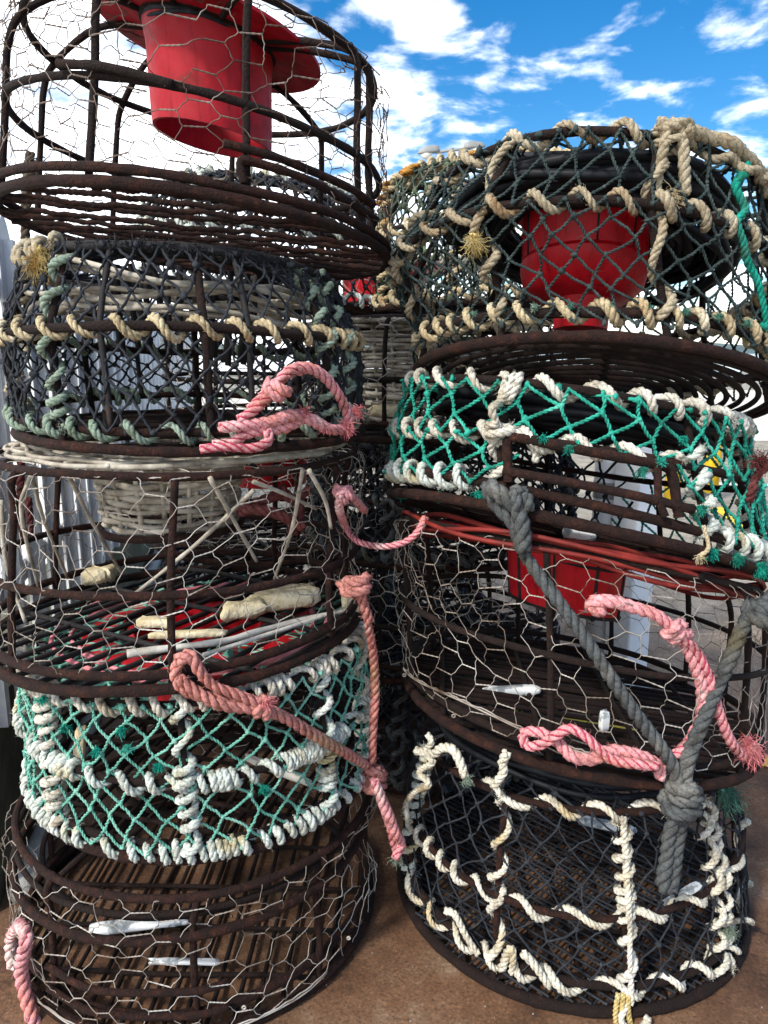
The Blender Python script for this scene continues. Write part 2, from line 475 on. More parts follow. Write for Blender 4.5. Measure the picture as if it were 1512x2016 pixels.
        for jj in range(rows):
            for ii in range(N):
                a = K[ii, jj]
                if jj % 2: tg = (ii, (ii + 1) % N)
                else: tg = (ii, (ii - 1) % N)
                for t in tg:
                    if lim is not None:
                        mid = (np.degrees(U[ii, jj]) + 180) % 360 - 180
                        inside = lim[0] <= mid <= lim[1]
                        if inside == (lim[2] < 0): continue
                    if tears and rng.random() < tears: continue
                    E.append((a, K[t, jj + 1]))
        E = np.array(E); A, B = E[:, 0], E[:, 1]
        ln = np.linalg.norm(B - A, axis=1)[:, None]
        t = np.linspace(0, 1, 6)
        bow = unit(rng.standard_normal(A.shape) * [1, 1, .5] + [0, 0, -.5]) * ln * (.03 + .06 * rng.random((len(A), 1)))
        P = np.stack([A + (B - A) * x + bow * math.sin(PI * x) for x in t], 1)
        P[:, 1:-1] += .0006 * rng.standard_normal(P[:, 1:-1].shape)
        rr = r * (1 + .12 * rng.standard_normal((len(A), 1))) * np.ones((1, 6))
        if twist:
            tq = np.linspace(0, 5, 19); i0 = np.minimum(tq.astype(int), 4); f = (tq - i0)[None, :, None]
            Pf = P[:, i0] * (1 - f) + P[:, i0 + 1] * f
            T = unit(B - A); n1 = unit(np.cross(T, [.2, .1, 1.0])); n2 = np.cross(T, n1)
            an = ln * tq[None] / 5 / (r * 5.5) * 2 * PI
            for sg in (0, PI):
                m.tubes(Pf + r * .55 * (np.cos(an + sg)[..., None] * n1[:, None] + np.sin(an + sg)[..., None] * n2[:, None]), r * .62, 5)
            nh = len(K.reshape(-1, 3)); kp = np.repeat(K.reshape(-1, 3), 3, 0); hd = unit(rng.standard_normal(kp.shape)) * r * 3.2 * (.6 + rng.random((len(kp), 1)))
            if lim is None: m.tubes(np.stack([kp, kp + hd * .6, kp + hd + rng.standard_normal(kp.shape) * r], 1), np.tile([.0004, .0004, .0002], (len(kp), 1)), 3)
        else:
            m.tubes(P, rr, 5)
        KK = K.reshape(-1, 3)
        if lim is not None:
            mid = (np.degrees(U).reshape(-1) + 180) % 360 - 180
            KK = KK[((mid >= lim[0]) & (mid <= lim[1])) == (lim[2] > 0)]
        m.lumps(KK, r * knot * (1 + .2 * rng.standard_normal(len(KK))))
        return m.build(name, M[mat], s.root)

    def hexwire(s, v0, v1, a=.027, rows=6, r=.0009, mat='wire', dr=.004, jit=.12, tears=.03, name='wire_mesh', buckle=.006, N=None):
        rad = s.Q(np.array((v0 + v1) / 2))[3]
        if N is None: N = int(2 * PI * rad / (1.5 * a) / 2) * 2
        m = MB()
        w = 2 * PI / N
        ph = rng.random(6) * 6
        dlt = {}

        def node(i, j, side):
            i = i % N
            key = (i, j, side)
            if key not in dlt:
                zz = (j + .5 * (i % 2)) / rows
                u = w * i + side * w / 3 * (1 + .15 * rng.standard_normal())
                u += w * jit * .6 * rng.standard_normal() + w * .5 * math.sin(u * 3 + ph[0] + zz * 4) * math.sin(PI * zz)
                v = zz + jit * .6 / rows * rng.standard_normal() + .28 / rows * math.sin(u * 4 + ph[1]) * math.sin(PI * min(max(zz, 0), 1))
                v = float(s.arc(v0, v1, v))
                d = dr + buckle * math.sin(u * 7 + zz * 9 + ph[2]) * math.sin(PI * min(zz, 1)) + .003 * rng.standard_normal()
                dlt[key] = (u, v, d)
            return dlt[key]
        A, B, W = [], [], []
        for i in range(N):
            for j in range(rows + (0 if i % 2 else 1)):
                n1 = node(i, j, -1); n2 = node(i, j, 1)
                A.append(n1); B.append(n2); W.append(1)
                for jn in ((j, j - 1) if i % 2 == 0 else (j, j + 1)):
                    mx = rows if (i + 1) % 2 == 0 else rows - 1
                    if 0 <= jn <= mx:
                        A.append(n2); B.append(node(i + 1, jn, -1)); W.append(0)
        A = np.array(A); B = np.array(B); W = np.array(W)
        keep = rng.random(len(A)) > tears
        A, B, W = A[keep], B[keep], W[keep]
        A[:, 0] = np.where(A[:, 0] - B[:, 0] > PI, A[:, 0] - 2 * PI, A[:, 0]); B[:, 0] = np.where(A[:, 0] - B[:, 0] > PI, B[:, 0] + 2 * PI, B[:, 0])
        B[:, 0] = np.where(B[:, 0] - A[:, 0] > PI, B[:, 0] - 2 * PI, B[:, 0])
        t = np.linspace(0, 1, 5)
        UV = A[:, None] + (B - A)[:, None] * t[None, :, None]
        P = s.P(UV[..., 0], UV[..., 1], UV[..., 2])
        P[:, 1:-1] += .0010 * rng.standard_normal((len(P), 3, 3))
        d = W == 0
        m.tubes(P[d], r, 4)
        # doubled, twisted links
        Pt = P[~d]
        T = unit(Pt[:, -1] - Pt[:, 0]); N1 = unit(np.cross(T, [0, .2, 1.0])); N2 = np.cross(T, N1)
        tt = np.linspace(0, 1, 9)
        Pi = Pt[:, [0]] + (Pt[:, [-1]] - Pt[:, [0]]) * tt[None, :, None]
        for sg in (0, PI):
            an = tt * 4 * PI + sg
            m.tubes(Pi + r * 1.0 * (np.cos(an)[None, :, None] * N1[:, None] + np.sin(an)[None, :, None] * N2[:, None]), r * .95, 4)
        return m.build(name, M[mat], s.root)

    # ---- lashings
    def lash(s, P, barr, r, pitch, mat, name='lashing_rope', irr=.35, fuzz=0, gaps=0.0, stops=None):
        """rope wound round a bar that follows P"""
        Q, L = resample(np.asarray(P, float), .004)
        T, N, B = frames(Q)
        n = len(Q)
        rate = 2 * PI / pitch * np.exp(irr * smooth_noise(n, 1, int(max(6, pitch / .004 * 1.2)))[:, 0])
        th = np.cumsum(rate * np.gradient(L)) + rng.random() * 6
        # finer samples along the angle
        k = max(n, int((th[-1] - th[0]) / .38))
        tq = np.linspace(th[0], th[-1], k)
        idx = np.interp(tq, th, np.arange(n)); i0 = np.clip(idx.astype(int), 0, n - 2); f = (idx - i0)[:, None]
        lp = lambda X: X[i0] * (1 - f) + X[i0 + 1] * f
        off = barr + r * (.9 + .18 * smooth_noise(k, 1, 8))
        C = lp(Q) + off * (np.cos(tq)[:, None] * lp(N) + np.sin(tq)[:, None] * lp(B))
        m = MB(); m.rope(C, r, fuzz=fuzz)
        if fuzz: m.fray(C[-1], C[-1] - C[-3], .02, 24, .0008); m.fray(C[0], C[0] - C[2], .02, 24, .0008)
        return m.build(name, M[mat], s.root)

    def lash_hoop(s, v, d0, d1, r, pitch, mat, barr=.0065, dr=0, **kw):
        u = np.radians(np.linspace(d0, d1, 80))
        return s.lash(s.P(u, np.full(80, float(v)), dr), barr, r, pitch, mat, **kw)

    def lash_up(s, deg, v0, v1, r, pitch, mat, barr=.0055, dr=.0, **kw):
        v = np.linspace(v0, v1, 40)
        return s.lash(s.P(np.full(40, R(deg)), v, dr), barr, r, pitch, mat, **kw)

    # ---- lathe parts: profile of (radius, height) below/above a sloped centre
    def lathe(s, prof, c, a, b, mat, name, seg=56, thick=.004, gaps=None):
        u = np.linspace(0, 2 * PI, seg, endpoint=False)
        prof = np.asarray(prof, float)
        d = np.gradient(prof, axis=0); nrm = np.stack([-d[:, 1], d[:, 0]], 1); nrm /= np.maximum(np.linalg.norm(nrm, axis=1, keepdims=True), 1e-9)
        inner = prof + nrm * thick
        loop = np.vstack([prof, inner[::-1]])
        rr, h = loop[:, 0], loop[:, 1]
        wob = 1 + .006 * np.sin(u * 3 + 1) + .004 * np.sin(u * 5)
        G = np.stack([c[0] + rr[:, None] * np.cos(u) * wob, c[1] + rr[:, None] * np.sin(u) * wob,
                      c[2] + h[:, None] + rr[:, None] * (a * np.cos(u) + b * np.sin(u))], -1)
        m = MB(); m.grid(G, wrap_i=True, wrap_j=True)
        o = m.build(name, M[mat] if isinstance(mat, str) else mat, s.root)
        mod = o.modifiers.new('bevel', 'EDGE_SPLIT'); mod.split_angle = R(40)
        return o

    def cords(s, specs, mat, name, r=.004, n=100, wob=.003):
        """loose cords running round: (cx,cy,cz,rad,a,b)"""
        m = MB(); u = np.linspace(0, 2 * PI, n, endpoint=False)
        for q in specs:
            ph = rng.random(4) * 6
            rad = q[3] + wob * (np.sin(2 * u + ph[0]) + np.sin(3 * u + ph[1]))
            p = np.stack([q[0] + rad * np.cos(u), q[1] + rad * np.sin(u), q[2] + rad * (q[4] * np.cos(u) + q[5] * np.sin(u)) + wob * (np.sin(2 * u + ph[2]) + .7 * np.sin(5 * u + ph[3]))], -1)
            m.tube(p, r * (.85 + .3 * rng.random()), 6, closed=True)
        return m.build(name, M[mat], s.root)

    def weave(s, c, r0, r1, z0, z1, n, r, mat='willow', stakes=18, name='woven_neck', a=0, b=0, amp=.004):
        m = MB(); u = np.linspace(0, 2 * PI, 144, endpoint=False)
        for k in range(n):
            f = k / max(n - 1, 1); rad = r0 + (r1 - r0) * f + amp * np.cos(stakes / 2 * u + PI * (k % 2)) + .0015 * np.sin(3 * u + k * 2.1)
            z = z0 + (z1 - z0) * f + .0022 * np.sin(2 * u + rng.random() * 6) + .0016 * np.sin(5 * u + rng.random() * 6)
            p = np.stack([c[0] + rad * np.cos(u), c[1] + rad * np.sin(u), z + rad * (a * np.cos(u) + b * np.sin(u))], -1)
            m.tube(p, r * (.8 + .4 * rng.random()) * (1 + .15 * np.sin(u * 2 + k)), 6, closed=True)
        for k in range(stakes):
            w = 2 * PI * k / stakes
            f = np.linspace(0, 1, 6); rad = r0 + (r1 - r0) * f
            m.tube(np.stack([c[0] + rad * math.cos(w), c[1] + rad * math.sin(w), z0 + (z1 - z0) * f + rad * (a * math.cos(w) + b * math.sin(w))], -1), r * .9, 6)
        return m.build(name, M[mat], s.root)


def shift(q, dz=0, dR=0, **k):
    q = list(q); q[2] += dz; q[3] += dR; return q


FRONT = 'lobster pots at the front of the stacks'
REAR = 'lobster pots stacked behind the front stacks'

# ================= L1: top left, bare rusty frame, hex wire, red funnel
q0 = (-.303, 1.351, 1.182, .3075, -.108, -.083)
L1 = Pot([q0, (-.303, 1.352, 1.197, .3075, -.112, -.083), (-.297, 1.355, 1.312, .295, -.148, -.075), (-.290, 1.353, 1.395, .290, -.125, -.09),
          (-.282, 1.35, 1.440, .272, -.112, -.095), (-.279, 1.35, 1.478, .19, -.20, -.08), (-.279, 1.35, 1.484, .100, -.24, -.07)],
         'rusty bare framed lobster pot with wide red funnel hanging inside, top of the left stack', group=FRONT)
L1.hoop(0, .0080, 'rust', 'base_ring'); L1.hoop(1, .0065, 'rust', dr=.002); L1.hoop(2, .0058, 'rustdark', dr=-.006); L1.hoop(4, .006, 'rustdark', dr=-.006)
L1.hoop(6, .006, 'rustdark', 'neck_hoop')
L1.uprights([-153, -105, -66, -27, -18, 53, 92, 137, 170], .6, 6, .0055, 'rustdark')
L1.slats(-4, .040, .0044, 'rust', dz=-.004, bead=.13)
L1.hexwire(1, 4, .025, 7, .00072, 'wirerust', jit=.13, tears=.08, buckle=.007)
L1.hexwire(4, 5.8, .026, 4, .00072, 'wirerust', jit=.16, tears=.12, N=34)
L1.bar([(-114, 2.1), (-100, 2.07), (-84, 1.98)], .0062, 'rustdark', 'hinge_bar')
L1.bar([(-72, 1.50), (-58, 1.50), (-36, 1.48), (-22, 1.45)], .0058, 'rust', 'door_bar')
L1.bar([(-67, 1.08), (-68, 1.32), (-65, 1.38), (-48, 1.36), (-20, 1.28)], .0058, 'rust', 'door_bar')
c = (-.279, 1.35, 1.484)
L1.lathe([(.176, .004), (.140, .006), (.098, .004)], c, -.255, -.07, 'red', 'funnel_brim', thick=.005)
L1.lathe([(.097, .0), (.0925, -.03), (.0905, -.12), (.089, -.148)], c, -.20, -.03, 'red', 'funnel_neck', thick=.005)
L1.cords([(c[0], c[1], c[2] - .003 - k * .005, .098 + .001 * k, -.23, -.05) for k in range(2)], 'netblack', 'black_tie_cord', .0030)

# ================= L2: dark net, rope lashed hoops
q0 = (-.319, 1.312, .872, .281, -.02, .01)
L2 = Pot([q0, (-.320, 1.313, .900, .277, -.03, .03), (-.322, 1.309, 1.013, .282, -.01, -.06), (-.324, 1.31, 1.118, .235, -.05, -.08), (-.324, 1.31, 1.130, .12, -.05, -.08)],
         'black netted lobster pot with mint green rope wraps, second from top of the left stack', smooth=False, group=FRONT)
L2.hoop(0, .0075, 'rust', 'base_ring'); L2.hoop(1, .006, 'rust'); L2.hoop(2, .0065, 'rustdark'); L2.hoop(3, .0068, 'blackiron')
L2.hoop(4, .006, 'blackiron', 'neck_hoop')
L2.uprights([-168, -117, -72, -32, 12, 57, 102, 147], 0, 3, .0060, 'rustdark', dr=-.002)
L2.uprights([-152, -60, -100, 35, 80, 125], 1, 3.9, .0045, 'blackiron', dr=-.002)
L2.slats(20, .045, .0045, 'rustdark', cross=.11)
L2.net(1, 3, 54, 11, .0019, 'netblack', jit=.15, dr=.006)
L2.net(3, 4, 46, 5, .0021, 'netblack', jit=.2)
for k in range(18):        # black fingers hanging round the entrance
    u = 2 * PI * k / 18
    p = np.array([-.324 + .115 * math.cos(u), 1.31 + .115 * math.sin(u), 1.125 - .006 * math.cos(u)])
    dn = np.array([.012 * rng.standard_normal() - .01 * math.cos(u), .012 * rng.standard_normal() - .01 * math.sin(u), -.125 - .02 * rng.random()])
    m = MB(); m.tube(np.stack([p + dn * t for t in np.linspace(0, 1, 5)]), .0052, 6); m.build('entrance_finger', M['blackiron'], L2.root)
L2.cords([(-.322 + .012 * rng.standard_normal(), 1.31, 1.112 - .011 * k, .228 - .012 * (k % 5), -.06 + .03 * rng.standard_normal(), .02 * rng.standard_normal()) for k in range(7)], 'willow', 'withy_band', .0042, wob=.008)
L2.lash_hoop(2, -185, -8, .0057, .052, 'cream', .0065, irr=.28, fuzz=350)
L2.lash_hoop(2, 10, 170, .0060, .06, 'mint', .0065, irr=.3)
L2.lash_hoop(1, -178, -5, .0058, .048, 'mint', .0065, irr=.4, fuzz=350)
L2.lash_hoop(1, 20, 160, .006, .06, 'mint', .0065)
L2.lash_up(-117, 1, 3, .0060, .040, 'mint', .006, irr=.3, fuzz=350)
L2.lash_up(-168, 1, 3, .0060, .046, 'beige', .006, irr=.3, fuzz=350)
L2.lash_up(-32, 1, 2.9, .0056, .040, 'mint', .006, irr=.3, fuzz=350)
L2.lash_up(-20, 1, 3, .006, .036, 'mint', .006, irr=.3)
L2.lash_hoop(3, -180, -120, .0075, .032, 'beige', .0065, fuzz=350)
m = MB(); m.fray(L2.P(R(-126), 2.92, .012), (0, -.3, -1), .06, 170, .0007, .28, .2); m.build('frayed_rope_end', M['straw'], L2.root)
for d in np.linspace(-112, -40, 26):
    p = L2.P(R(d), 3, .004)
    m = MB(); m.fray(p, (rng.standard_normal(), -.6, .3), .020, 14, .0013, .8, .2); m.build('weed_tuft', M['netblack'], L2.root)

# ================= L3: rusty hex wire pot with woven willow neck
q0 = (-.359, 1.302, .536, .312, .03, .0)
L3 = Pot([q0, (-.359, 1.302, .567, .310, .02, .02), (-.355, 1.305, .662, .305, .0, -.03), (-.348, 1.31, .765, .300, -.01, -.01), (-.342, 1.31, .836, .292, -.013, .007), (-.342, 1.31, .848, .14, -.01, .0)],
         'rusty wire meshed lobster pot with grey woven willow neck, middle of the left stack', group=FRONT)
L3.hoop(0, .0085, 'rust', 'base_ring'); L3.hoop(1, .0075, 'rust'); L3.hoop(2, .0065, 'rust'); L3.hoop(4, .0062, 'rust')
L3.uprights([-160, -78, -25, 20, 65, 110, 155, -128], 0, 4, .0056, 'rust', dr=-.006)
L3.uprights([-140, -55, 40, 130], 3.9, 5, .0045, 'rustdark', dr=-.006)
L3.slats(58, .040, .0046, 'blackiron', cross=.17)
L3.hexwire(1, 4, .0255, 6, .00062, 'wire', jit=.12, tears=.015, buckle=.009)
L3.hexwire(4, 5, .025, 4, .0007, 'wire', jit=.15, tears=.05, N=36)
L3.weave((-.368, 1.305), .108, .124, .715, .846, 13, .0048)
L3.weave((-.345, 1.31), .13, .272, .850, .848, 11, .0042, name='woven_brim', stakes=26, a=-.01, b=.01, amp=.005)
L3.cords([(-.368, 1.305, .705, .118, .0, .0)], 'rust', 'neck_hoop', .0062, wob=.001)
sticks = [((500, 965, 1.06), (388, 1070, 1.07), (262, 1172, 1.05)), ((413, 940, 1.02), (458, 1020, 1.06), (505, 1105, 1.14)), ((596, 925, 1.10), (575, 1040, 1.12), (540, 1140, 1.2)),
          ((608, 925, 1.06), (640, 985, 1.09), (652, 1040, 1.12)), ((498, 948, 1.08), (560, 972, 1.12), (622, 1002, 1.18)), ((62, 935, 1.12), (42, 1010, 1.12), (75, 1155, 1.2)),
          ((63, 935, 1.12), (85, 1020, 1.16), (133, 1138, 1.3)), ((132, 930, 1.08), (180, 1025, 1.16), (240, 1130, 1.30)), ((2, 985, 1.14), (12, 1110, 1.14), (50, 1225, 1.12))]
for sp in sticks:
    P = catmull([at(*p) for p in sp], 8)
    m = MB(); m.tube(P, np.linspace(.0036, .0026, len(P)), 6, noise=.10); m.build('withy_strut', M['willow'], L3.root)

# ================= L4: pale green net with white rope
q0 = (-.327, 1.308, .276, .298, -.03, .05)
L4 = Pot([q0, (-.327, 1.308, .303, .299, -.03, .06), (-.328, 1.307, .413, .2994, -.025, .09), (-.333, 1.309, .511, .295, .02, .012), (-.333, 1.31, .520, .13, .02, .01)],
         'pale green netted lobster pot lashed with white rope, fourth down the left stack', smooth=False, group=FRONT)
L4.hoop(0, .0085, 'rust', 'base_ring'); L4.hoop(1, .006, 'rustdark', dr=-.004); L4.hoop(2, .006, 'rustdark', dr=-.002); L4.hoop(3, .006, 'rustdark')
L4.hoop(4, .006, 'rustdark', 'neck_hoop')
L4.uprights([-126, -82, -38, 8, 52, 97, 142, -170], 0, 3, .0055, 'rustdark', dr=-.004)
L4.slats(75, .034, .004, 'rustdark', cross=.09)
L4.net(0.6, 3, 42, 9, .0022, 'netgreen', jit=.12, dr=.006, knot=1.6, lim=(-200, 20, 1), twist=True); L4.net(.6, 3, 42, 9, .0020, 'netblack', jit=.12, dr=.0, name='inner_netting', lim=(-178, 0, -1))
L4.net(3, 4, 34, 5, .0023, 'netgreen', jit=.2)
L4.lash_hoop(.55, -178, -5, .0062, .028, 'pale', .006, irr=.55, fuzz=350)
L4.lash_hoop(2, -168, -8, .0060, .031, 'pale', .006, irr=.7, fuzz=350)
L4.lash_hoop(3, -180, 10, .0062, .029, 'white', .006, irr=.5, fuzz=300)
L4.lash_up(-126, .5, 3, .0066, .026, 'white', .0058, irr=.3, fuzz=350)
L4.lash_up(-82, .5, 3, .0064, .029, 'pale', .0058, irr=.4, fuzz=350)
L4.lash_up(-38, .5, 3, .0064, .029, 'pale', .0058, irr=.4, fuzz=350)
L4.lash_up(-170, .5, 3, .0062, .026, 'white', .0058, irr=.4)
L4.lash_up(-12, .5, 3, .0060, .028, 'white', .0058, irr=.4)
c = (-.333, 1.31, .516)
L4.lathe([(.20, .0), (.15, .004), (.112, .002), (.104, -.03), (.10, -.11)], c, .02, .01, 'redbright', 'red_funnel', thick=.005)
L4.cords([(-.333, 1.31, .517 + .003 * k, .20 + .016 * k, .02, .01) for k in range(3)], 'pinkcord', 'pink_cord', .0038, wob=.006)
for px, py in ((240, 1435), (250, 1470), (312, 1507), (520, 1550), (128, 1430), (190, 1475), (85, 1375)):
    m = MB(); p = atL(px, py, .006); m.fray(p, (.1, -.8, -.5), .020, 60, .0009, .55, .3); m.lumps([p], .0032); m.build('teal_tuft', M['teal'], L4.root)

# ================= L5: bottom left, hex wire on rusty frame
q0 = (-.353, 1.31, -.028, .326, 0, 0)
L5 = Pot([q0, (-.351, 1.308, .006, .324, .01, .01), (-.349, 1.30, .142, .317, .04, -.01), (-.340, 1.30, .208, .313, -.01, -.02), (-.335, 1.30, .245, .15, -.01, .0)],
         'rusty wire meshed lobster pot with white lath inside, bottom of the left stack', group=FRONT)
L5.hoop(0, .0095, 'rust', 'base_ring'); L5.hoop(1, .0075, 'rust', dr=-.012); L5.hoop(2, .0075, 'rust'); L5.hoop(3, .0065, 'rust'); L5.hoop(2.5, .005, 'rustdark', dr=-.012)
L5.hoop(4, .006, 'rustdark', 'neck_hoop')
L5.uprights([-122, -78, -40, 0, 35, 80, 125, 170], 0, 3, .0058, 'rust', dr=-.007)
L5.uprights([-120, -30, 60, 150], 3, 4, .005, 'rustdark', dr=-.007)
L5.slats(88, .034, .0042, 'rustdark', cross=.12)
L5.hexwire(.2, 3, .0265, 6, .00066, 'wire', jit=.13, tears=.02, buckle=.012)
L5.bar([(-123, 1.45), (-105, 1.40), (-80, 1.40), (-70, 1.40)], .0058, 'rust', 'door_bar'); L5.bar([(-123, 1.15), (-105, 1.10), (-80, 1.10), (-70, 1.10)], .0058, 'rust', 'door_bar')
L5.bar([(-123, .5), (-105, .46), (-80, .46), (-70, .46)], .0058, 'rust', 'door_bar')
L5.cords([(-.345, 1.30, .150, .275, .04, 0)], 'rustdark', 'inner_hoop', .0055, wob=.001)
m = MB(); u = np.radians(np.linspace(-160, -40, 60)); P = L5.P(u, .62 + .3 * np.cos(u * 2.2) + .05 * smooth_noise(60, 1, 5)[:, 0], .010)
m.tube(P, .0016, 5); m.tube(P + [0, 0, .003] + .0012 * rng.standard_normal(P.shape), .0012, 5)
for d in (-150, -66, -30):
    p = L5.P(R(d), 1.1, .012); w = np.linspace(0, 5 * PI, 40)
    m.tube(p + np.stack([.003 * np.cos(w), .001 * w * .1 - .004 + 0 * w, .003 * np.sin(w)], -1) * (1 - w / 60)[:, None], .0011, 4)
m.build('edge_wire', M['wire'], L5.root)

# ================= R1: top right, dark green net, beige rope, red bucket funnel
q0 = (.3645, 1.3754, .928, .308, -.109, -.28)
R1 = Pot([q0, (.362, 1.379, .985, .299, -.09, -.21), (.330, 1.378, 1.106, .309, -.105, -.27), (.350, 1.366, 1.208, .264, -.13, -.275), (.345, 1.37, 1.216, .14, -.13, -.275)],
         'dark green netted lobster pot holding a red bucket, top of the right stack', smooth=False, group=FRONT)
R1.hoop(0, .0085, 'rust', 'base_ring'); R1.hoop(1, .0075, 'rustdark'); R1.hoop(2, .0065, 'rustdark'); R1.hoop(3, .0065, 'rustdark'); R1.hoop(4, .006, 'blackiron', 'neck_hoop')
R1.uprights([-130, -86, -40, -5, 25, 70, 115, 160, -172], 0, 3, .0058, 'rustdark', dr=-.003)
R1.rings_floor(np.linspace(.18, .95, 11), .0048, 'rustdark', dz=-.004)
R1.net(.55, 2, 42, 7, .0021, 'netdark', dr=.008, jit=.12, knot=1.7, twist=True)
R1.net(2, 3, 42, 3, .0022, 'netdark', dr=.010, jit=.10, knot=1.7, twist=True)
R1.net(3, 4, 36, 5, .0024, 'netdark', jit=.15)
c = (.336, 1.352, 1.243)
R1.cords([(.338 + .008 * rng.standard_normal(), 1.366, 1.203 - .003 * (k // 4), .140 + .024 * (k % 4) + .008 * (k % 3), -.15 + .05 * rng.standard_normal(), -.27 + .03 * rng.standard_normal()) for k in range(32)], 'blackhose', 'black_hose_coil', .0078, wob=.007)
R1.cords([(.366, 1.375, 1.178 - .008 * k, .212 - .008 * k, -.24 - .03 * k, -.28) for k in range(3)], 'blackhose', 'black_hose_loop', .008, wob=.008)
R1.lathe([(.150, .004), (.112, .002), (.101, -.02), (.099, -.098), (.093, -.100), (.093, -.105), (.1025, -.107), (.1015, -.114), (.096, -.138), (.076, -.156), (.04, -.160)], c, -.06, -.22, 'redbright', 'red_bucket', thick=.004)
R1.lathe([(.045, -.158), (.042, -.208), (.02, -.210)], c, -.06, -.15, 'redbright', 'bait_cup', thick=.003)
for k in range(10):
    u = 2 * PI * k / 10 + .25
    hh = np.linspace(.0, -.099, 6); rr = np.linspace(.1035, .1005, 6)
    m = MB(); m.tube(np.stack([c[0] + rr * math.cos(u), c[1] + rr * math.sin(u), c[2] + hh - rr * (.06 * math.cos(u) + .22 * math.sin(u))], -1), .0032, 6); m.build('bucket_strap', M['blackhose'], R1.root)
R1.lash_hoop(2, -200, -12, .0062, .058, 'beige', .0065, irr=.25, fuzz=450)
R1.lash_hoop(2, -10, 150, .007, .065, 'beige', .0065)
R1.lash_hoop(1, -176, -5, .0064, .046, 'cream', .0075, irr=.22, fuzz=450)
R1.lash_hoop(1, 10, 170, .007, .06, 'beige', .0075)
R1.lash_hoop(3, -175, -86, .0066, .066, 'beige', .0065, irr=.4, fuzz=450)
R1.lash_up(-130, 1, 3, .0066, .07, 'beige', .0058, irr=.3, fuzz=450)
R1.lash_up(-86, 1, 3, .0062, .055, 'beige', .0058, irr=.3, fuzz=450)
R1.lash_up(-172, .2, 3, .0072, .07, 'beige', .0058, irr=.3, fuzz=300)
u = np.radians(np.linspace(-88, 0, 60)); P = R1.P(u, np.full(60, 3.0), .012) + smooth_noise(60, 3, 6) * .004 + [0, 0, .010]
m = MB(); m.rope(P, .0092, fuzz=700); P2 = R1.P(np.radians(np.linspace(-80, -30, 40)), np.full(40, 2.96), .016) + smooth_noise(40, 3, 4) * .006
m.rope(P2, .0070, fuzz=600)
kk = R1.P(R(-84), 3.02, .012); w = np.linspace(0, 4.5 * PI, 60)
m.rope(kk + np.stack([.020 * np.cos(w), .012 * np.sin(w) - .004, -.018 + .008 * w / PI], -1), .0078, fuzz=600)
for sx in (-.010, .010):
    P3 = np.stack([kk + [sx * (1 + t), -.012, .01 - .085 * t] for t in np.linspace(0, 1, 8)]); m.rope(P3, .0070, fuzz=500)
m.build('top_rope', M['beige'], R1.root)
m = MB(); m.fray(kk + [0, -.016, -.075], (0, -.4, -1), .035, 120, .0008, .5, .2); m.build('frayed_rope_end', M['cream'], R1.root)
p = R1.P(R(-131), 1.75, .015); m = MB(); m.fray(p, (.1, -.4, -1), .045, 150, .0008, .35, .1); m.build('frayed_rope_end', M['straw'], R1.root)
for d in np.linspace(-150, -18, 15):
    p = R1.P(R(d), 1, .010) + [.010, -.004, .008]; m = MB(); m.fray(p, (.2, -1, -.3), .015, 60, .0009, .9, .5); m.build('green_fray', M['greenfibre'], R1.root)
P = R1.P(np.radians([-58, -60, -64, -60, -63, -61, -57, -54, -52]), np.array([3.0, 2.8, 2.55, 2.3, 2.05, 1.85, 1.6, 1.35, 1.05]), .012)
m = MB(); Q = m.rope(catmull(P, 12), .0052, fuzz=900, wob=.0015); m.lumps(Q[10::60] if len(Q) > 60 else Q[::9], .0085)
for i in range(6, len(Q), 70): m.fray(Q[i], (rng.standard_normal(), -1, rng.standard_normal()), .022, 40, .0009, .8, .3)
m.build('teal_mending_rope', M['teal'], R1.root)

# ================= R2: teal net
q0 = (.339, 1.361, .672, .328, -.236, -.24)
R2 = Pot([q0, (.339, 1.363, .704, .322, -.25, -.235), (.329, 1.368, .808, .306, -.175, -.17), (.330, 1.366, .900, .281, -.165, -.13), (.335, 1.366, .910, .14, -.165, -.13)],
         'bright teal netted lobster pot with rusty door frame, tilted in the right stack', smooth=False, group=FRONT)
R2.hoop(0, .0085, 'rust', 'base_ring'); R2.hoop(1, .0075, 'rust'); R2.hoop(2, .006, 'rust'); R2.hoop(3, .0065, 'rustdark'); R2.hoop(4, .006, 'rustdark', 'neck_hoop')
R2.uprights([-168, -122, -68, -36, -5, 40, 85, 130], 0, 3, .0056, 'rustdark', dr=-.003)
R2.slats(-10, .05, .0045, 'rustdark', cross=.15)
R2.net(1, 2, 36, 3, .0027, 'netteal', jit=.08, knot=1.45, dr=.012, lim=(-180, -121, 1), twist=True); R2.net(1, 2, 36, 3, .0027, 'netteal', jit=.08, knot=1.45, dr=.012, lim=(-74, 55, 1), twist=True)
R2.net(2, 3, 36, 3, .0027, 'netteal', jit=.08, knot=1.45, dr=.012, lim=(-180, 55, 1), twist=True)
R2.net(3, 4, 30, 5, .0026, 'netteal', jit=.15, dr=.012)
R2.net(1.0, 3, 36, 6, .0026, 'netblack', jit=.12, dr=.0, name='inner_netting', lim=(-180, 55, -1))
R2.cords([(.332, 1.366, .893 - .005 * (k // 4), .128 + .032 * (k % 4) + .008 * (k % 3), -.16 + .03 * rng.standard_normal(), -.14 + .03 * rng.standard_normal()) for k in range(26)], 'blackhose', 'black_hose_coil', .0075, wob=.006)
R2.lash_hoop(3, -178, -52, .0068, .066, 'white', .0065, irr=.2, fuzz=450)
R2.lash_hoop(3, -50, 10, .0068, .050, 'white', .0065, irr=.3, fuzz=450)
R2.lash_hoop(2, -180, -74, .0066, .056, 'white', .006, irr=.25, fuzz=450)
R2.lash_hoop(1, -178, -132, .0070, .042, 'pale', .0075, irr=.15, fuzz=450)
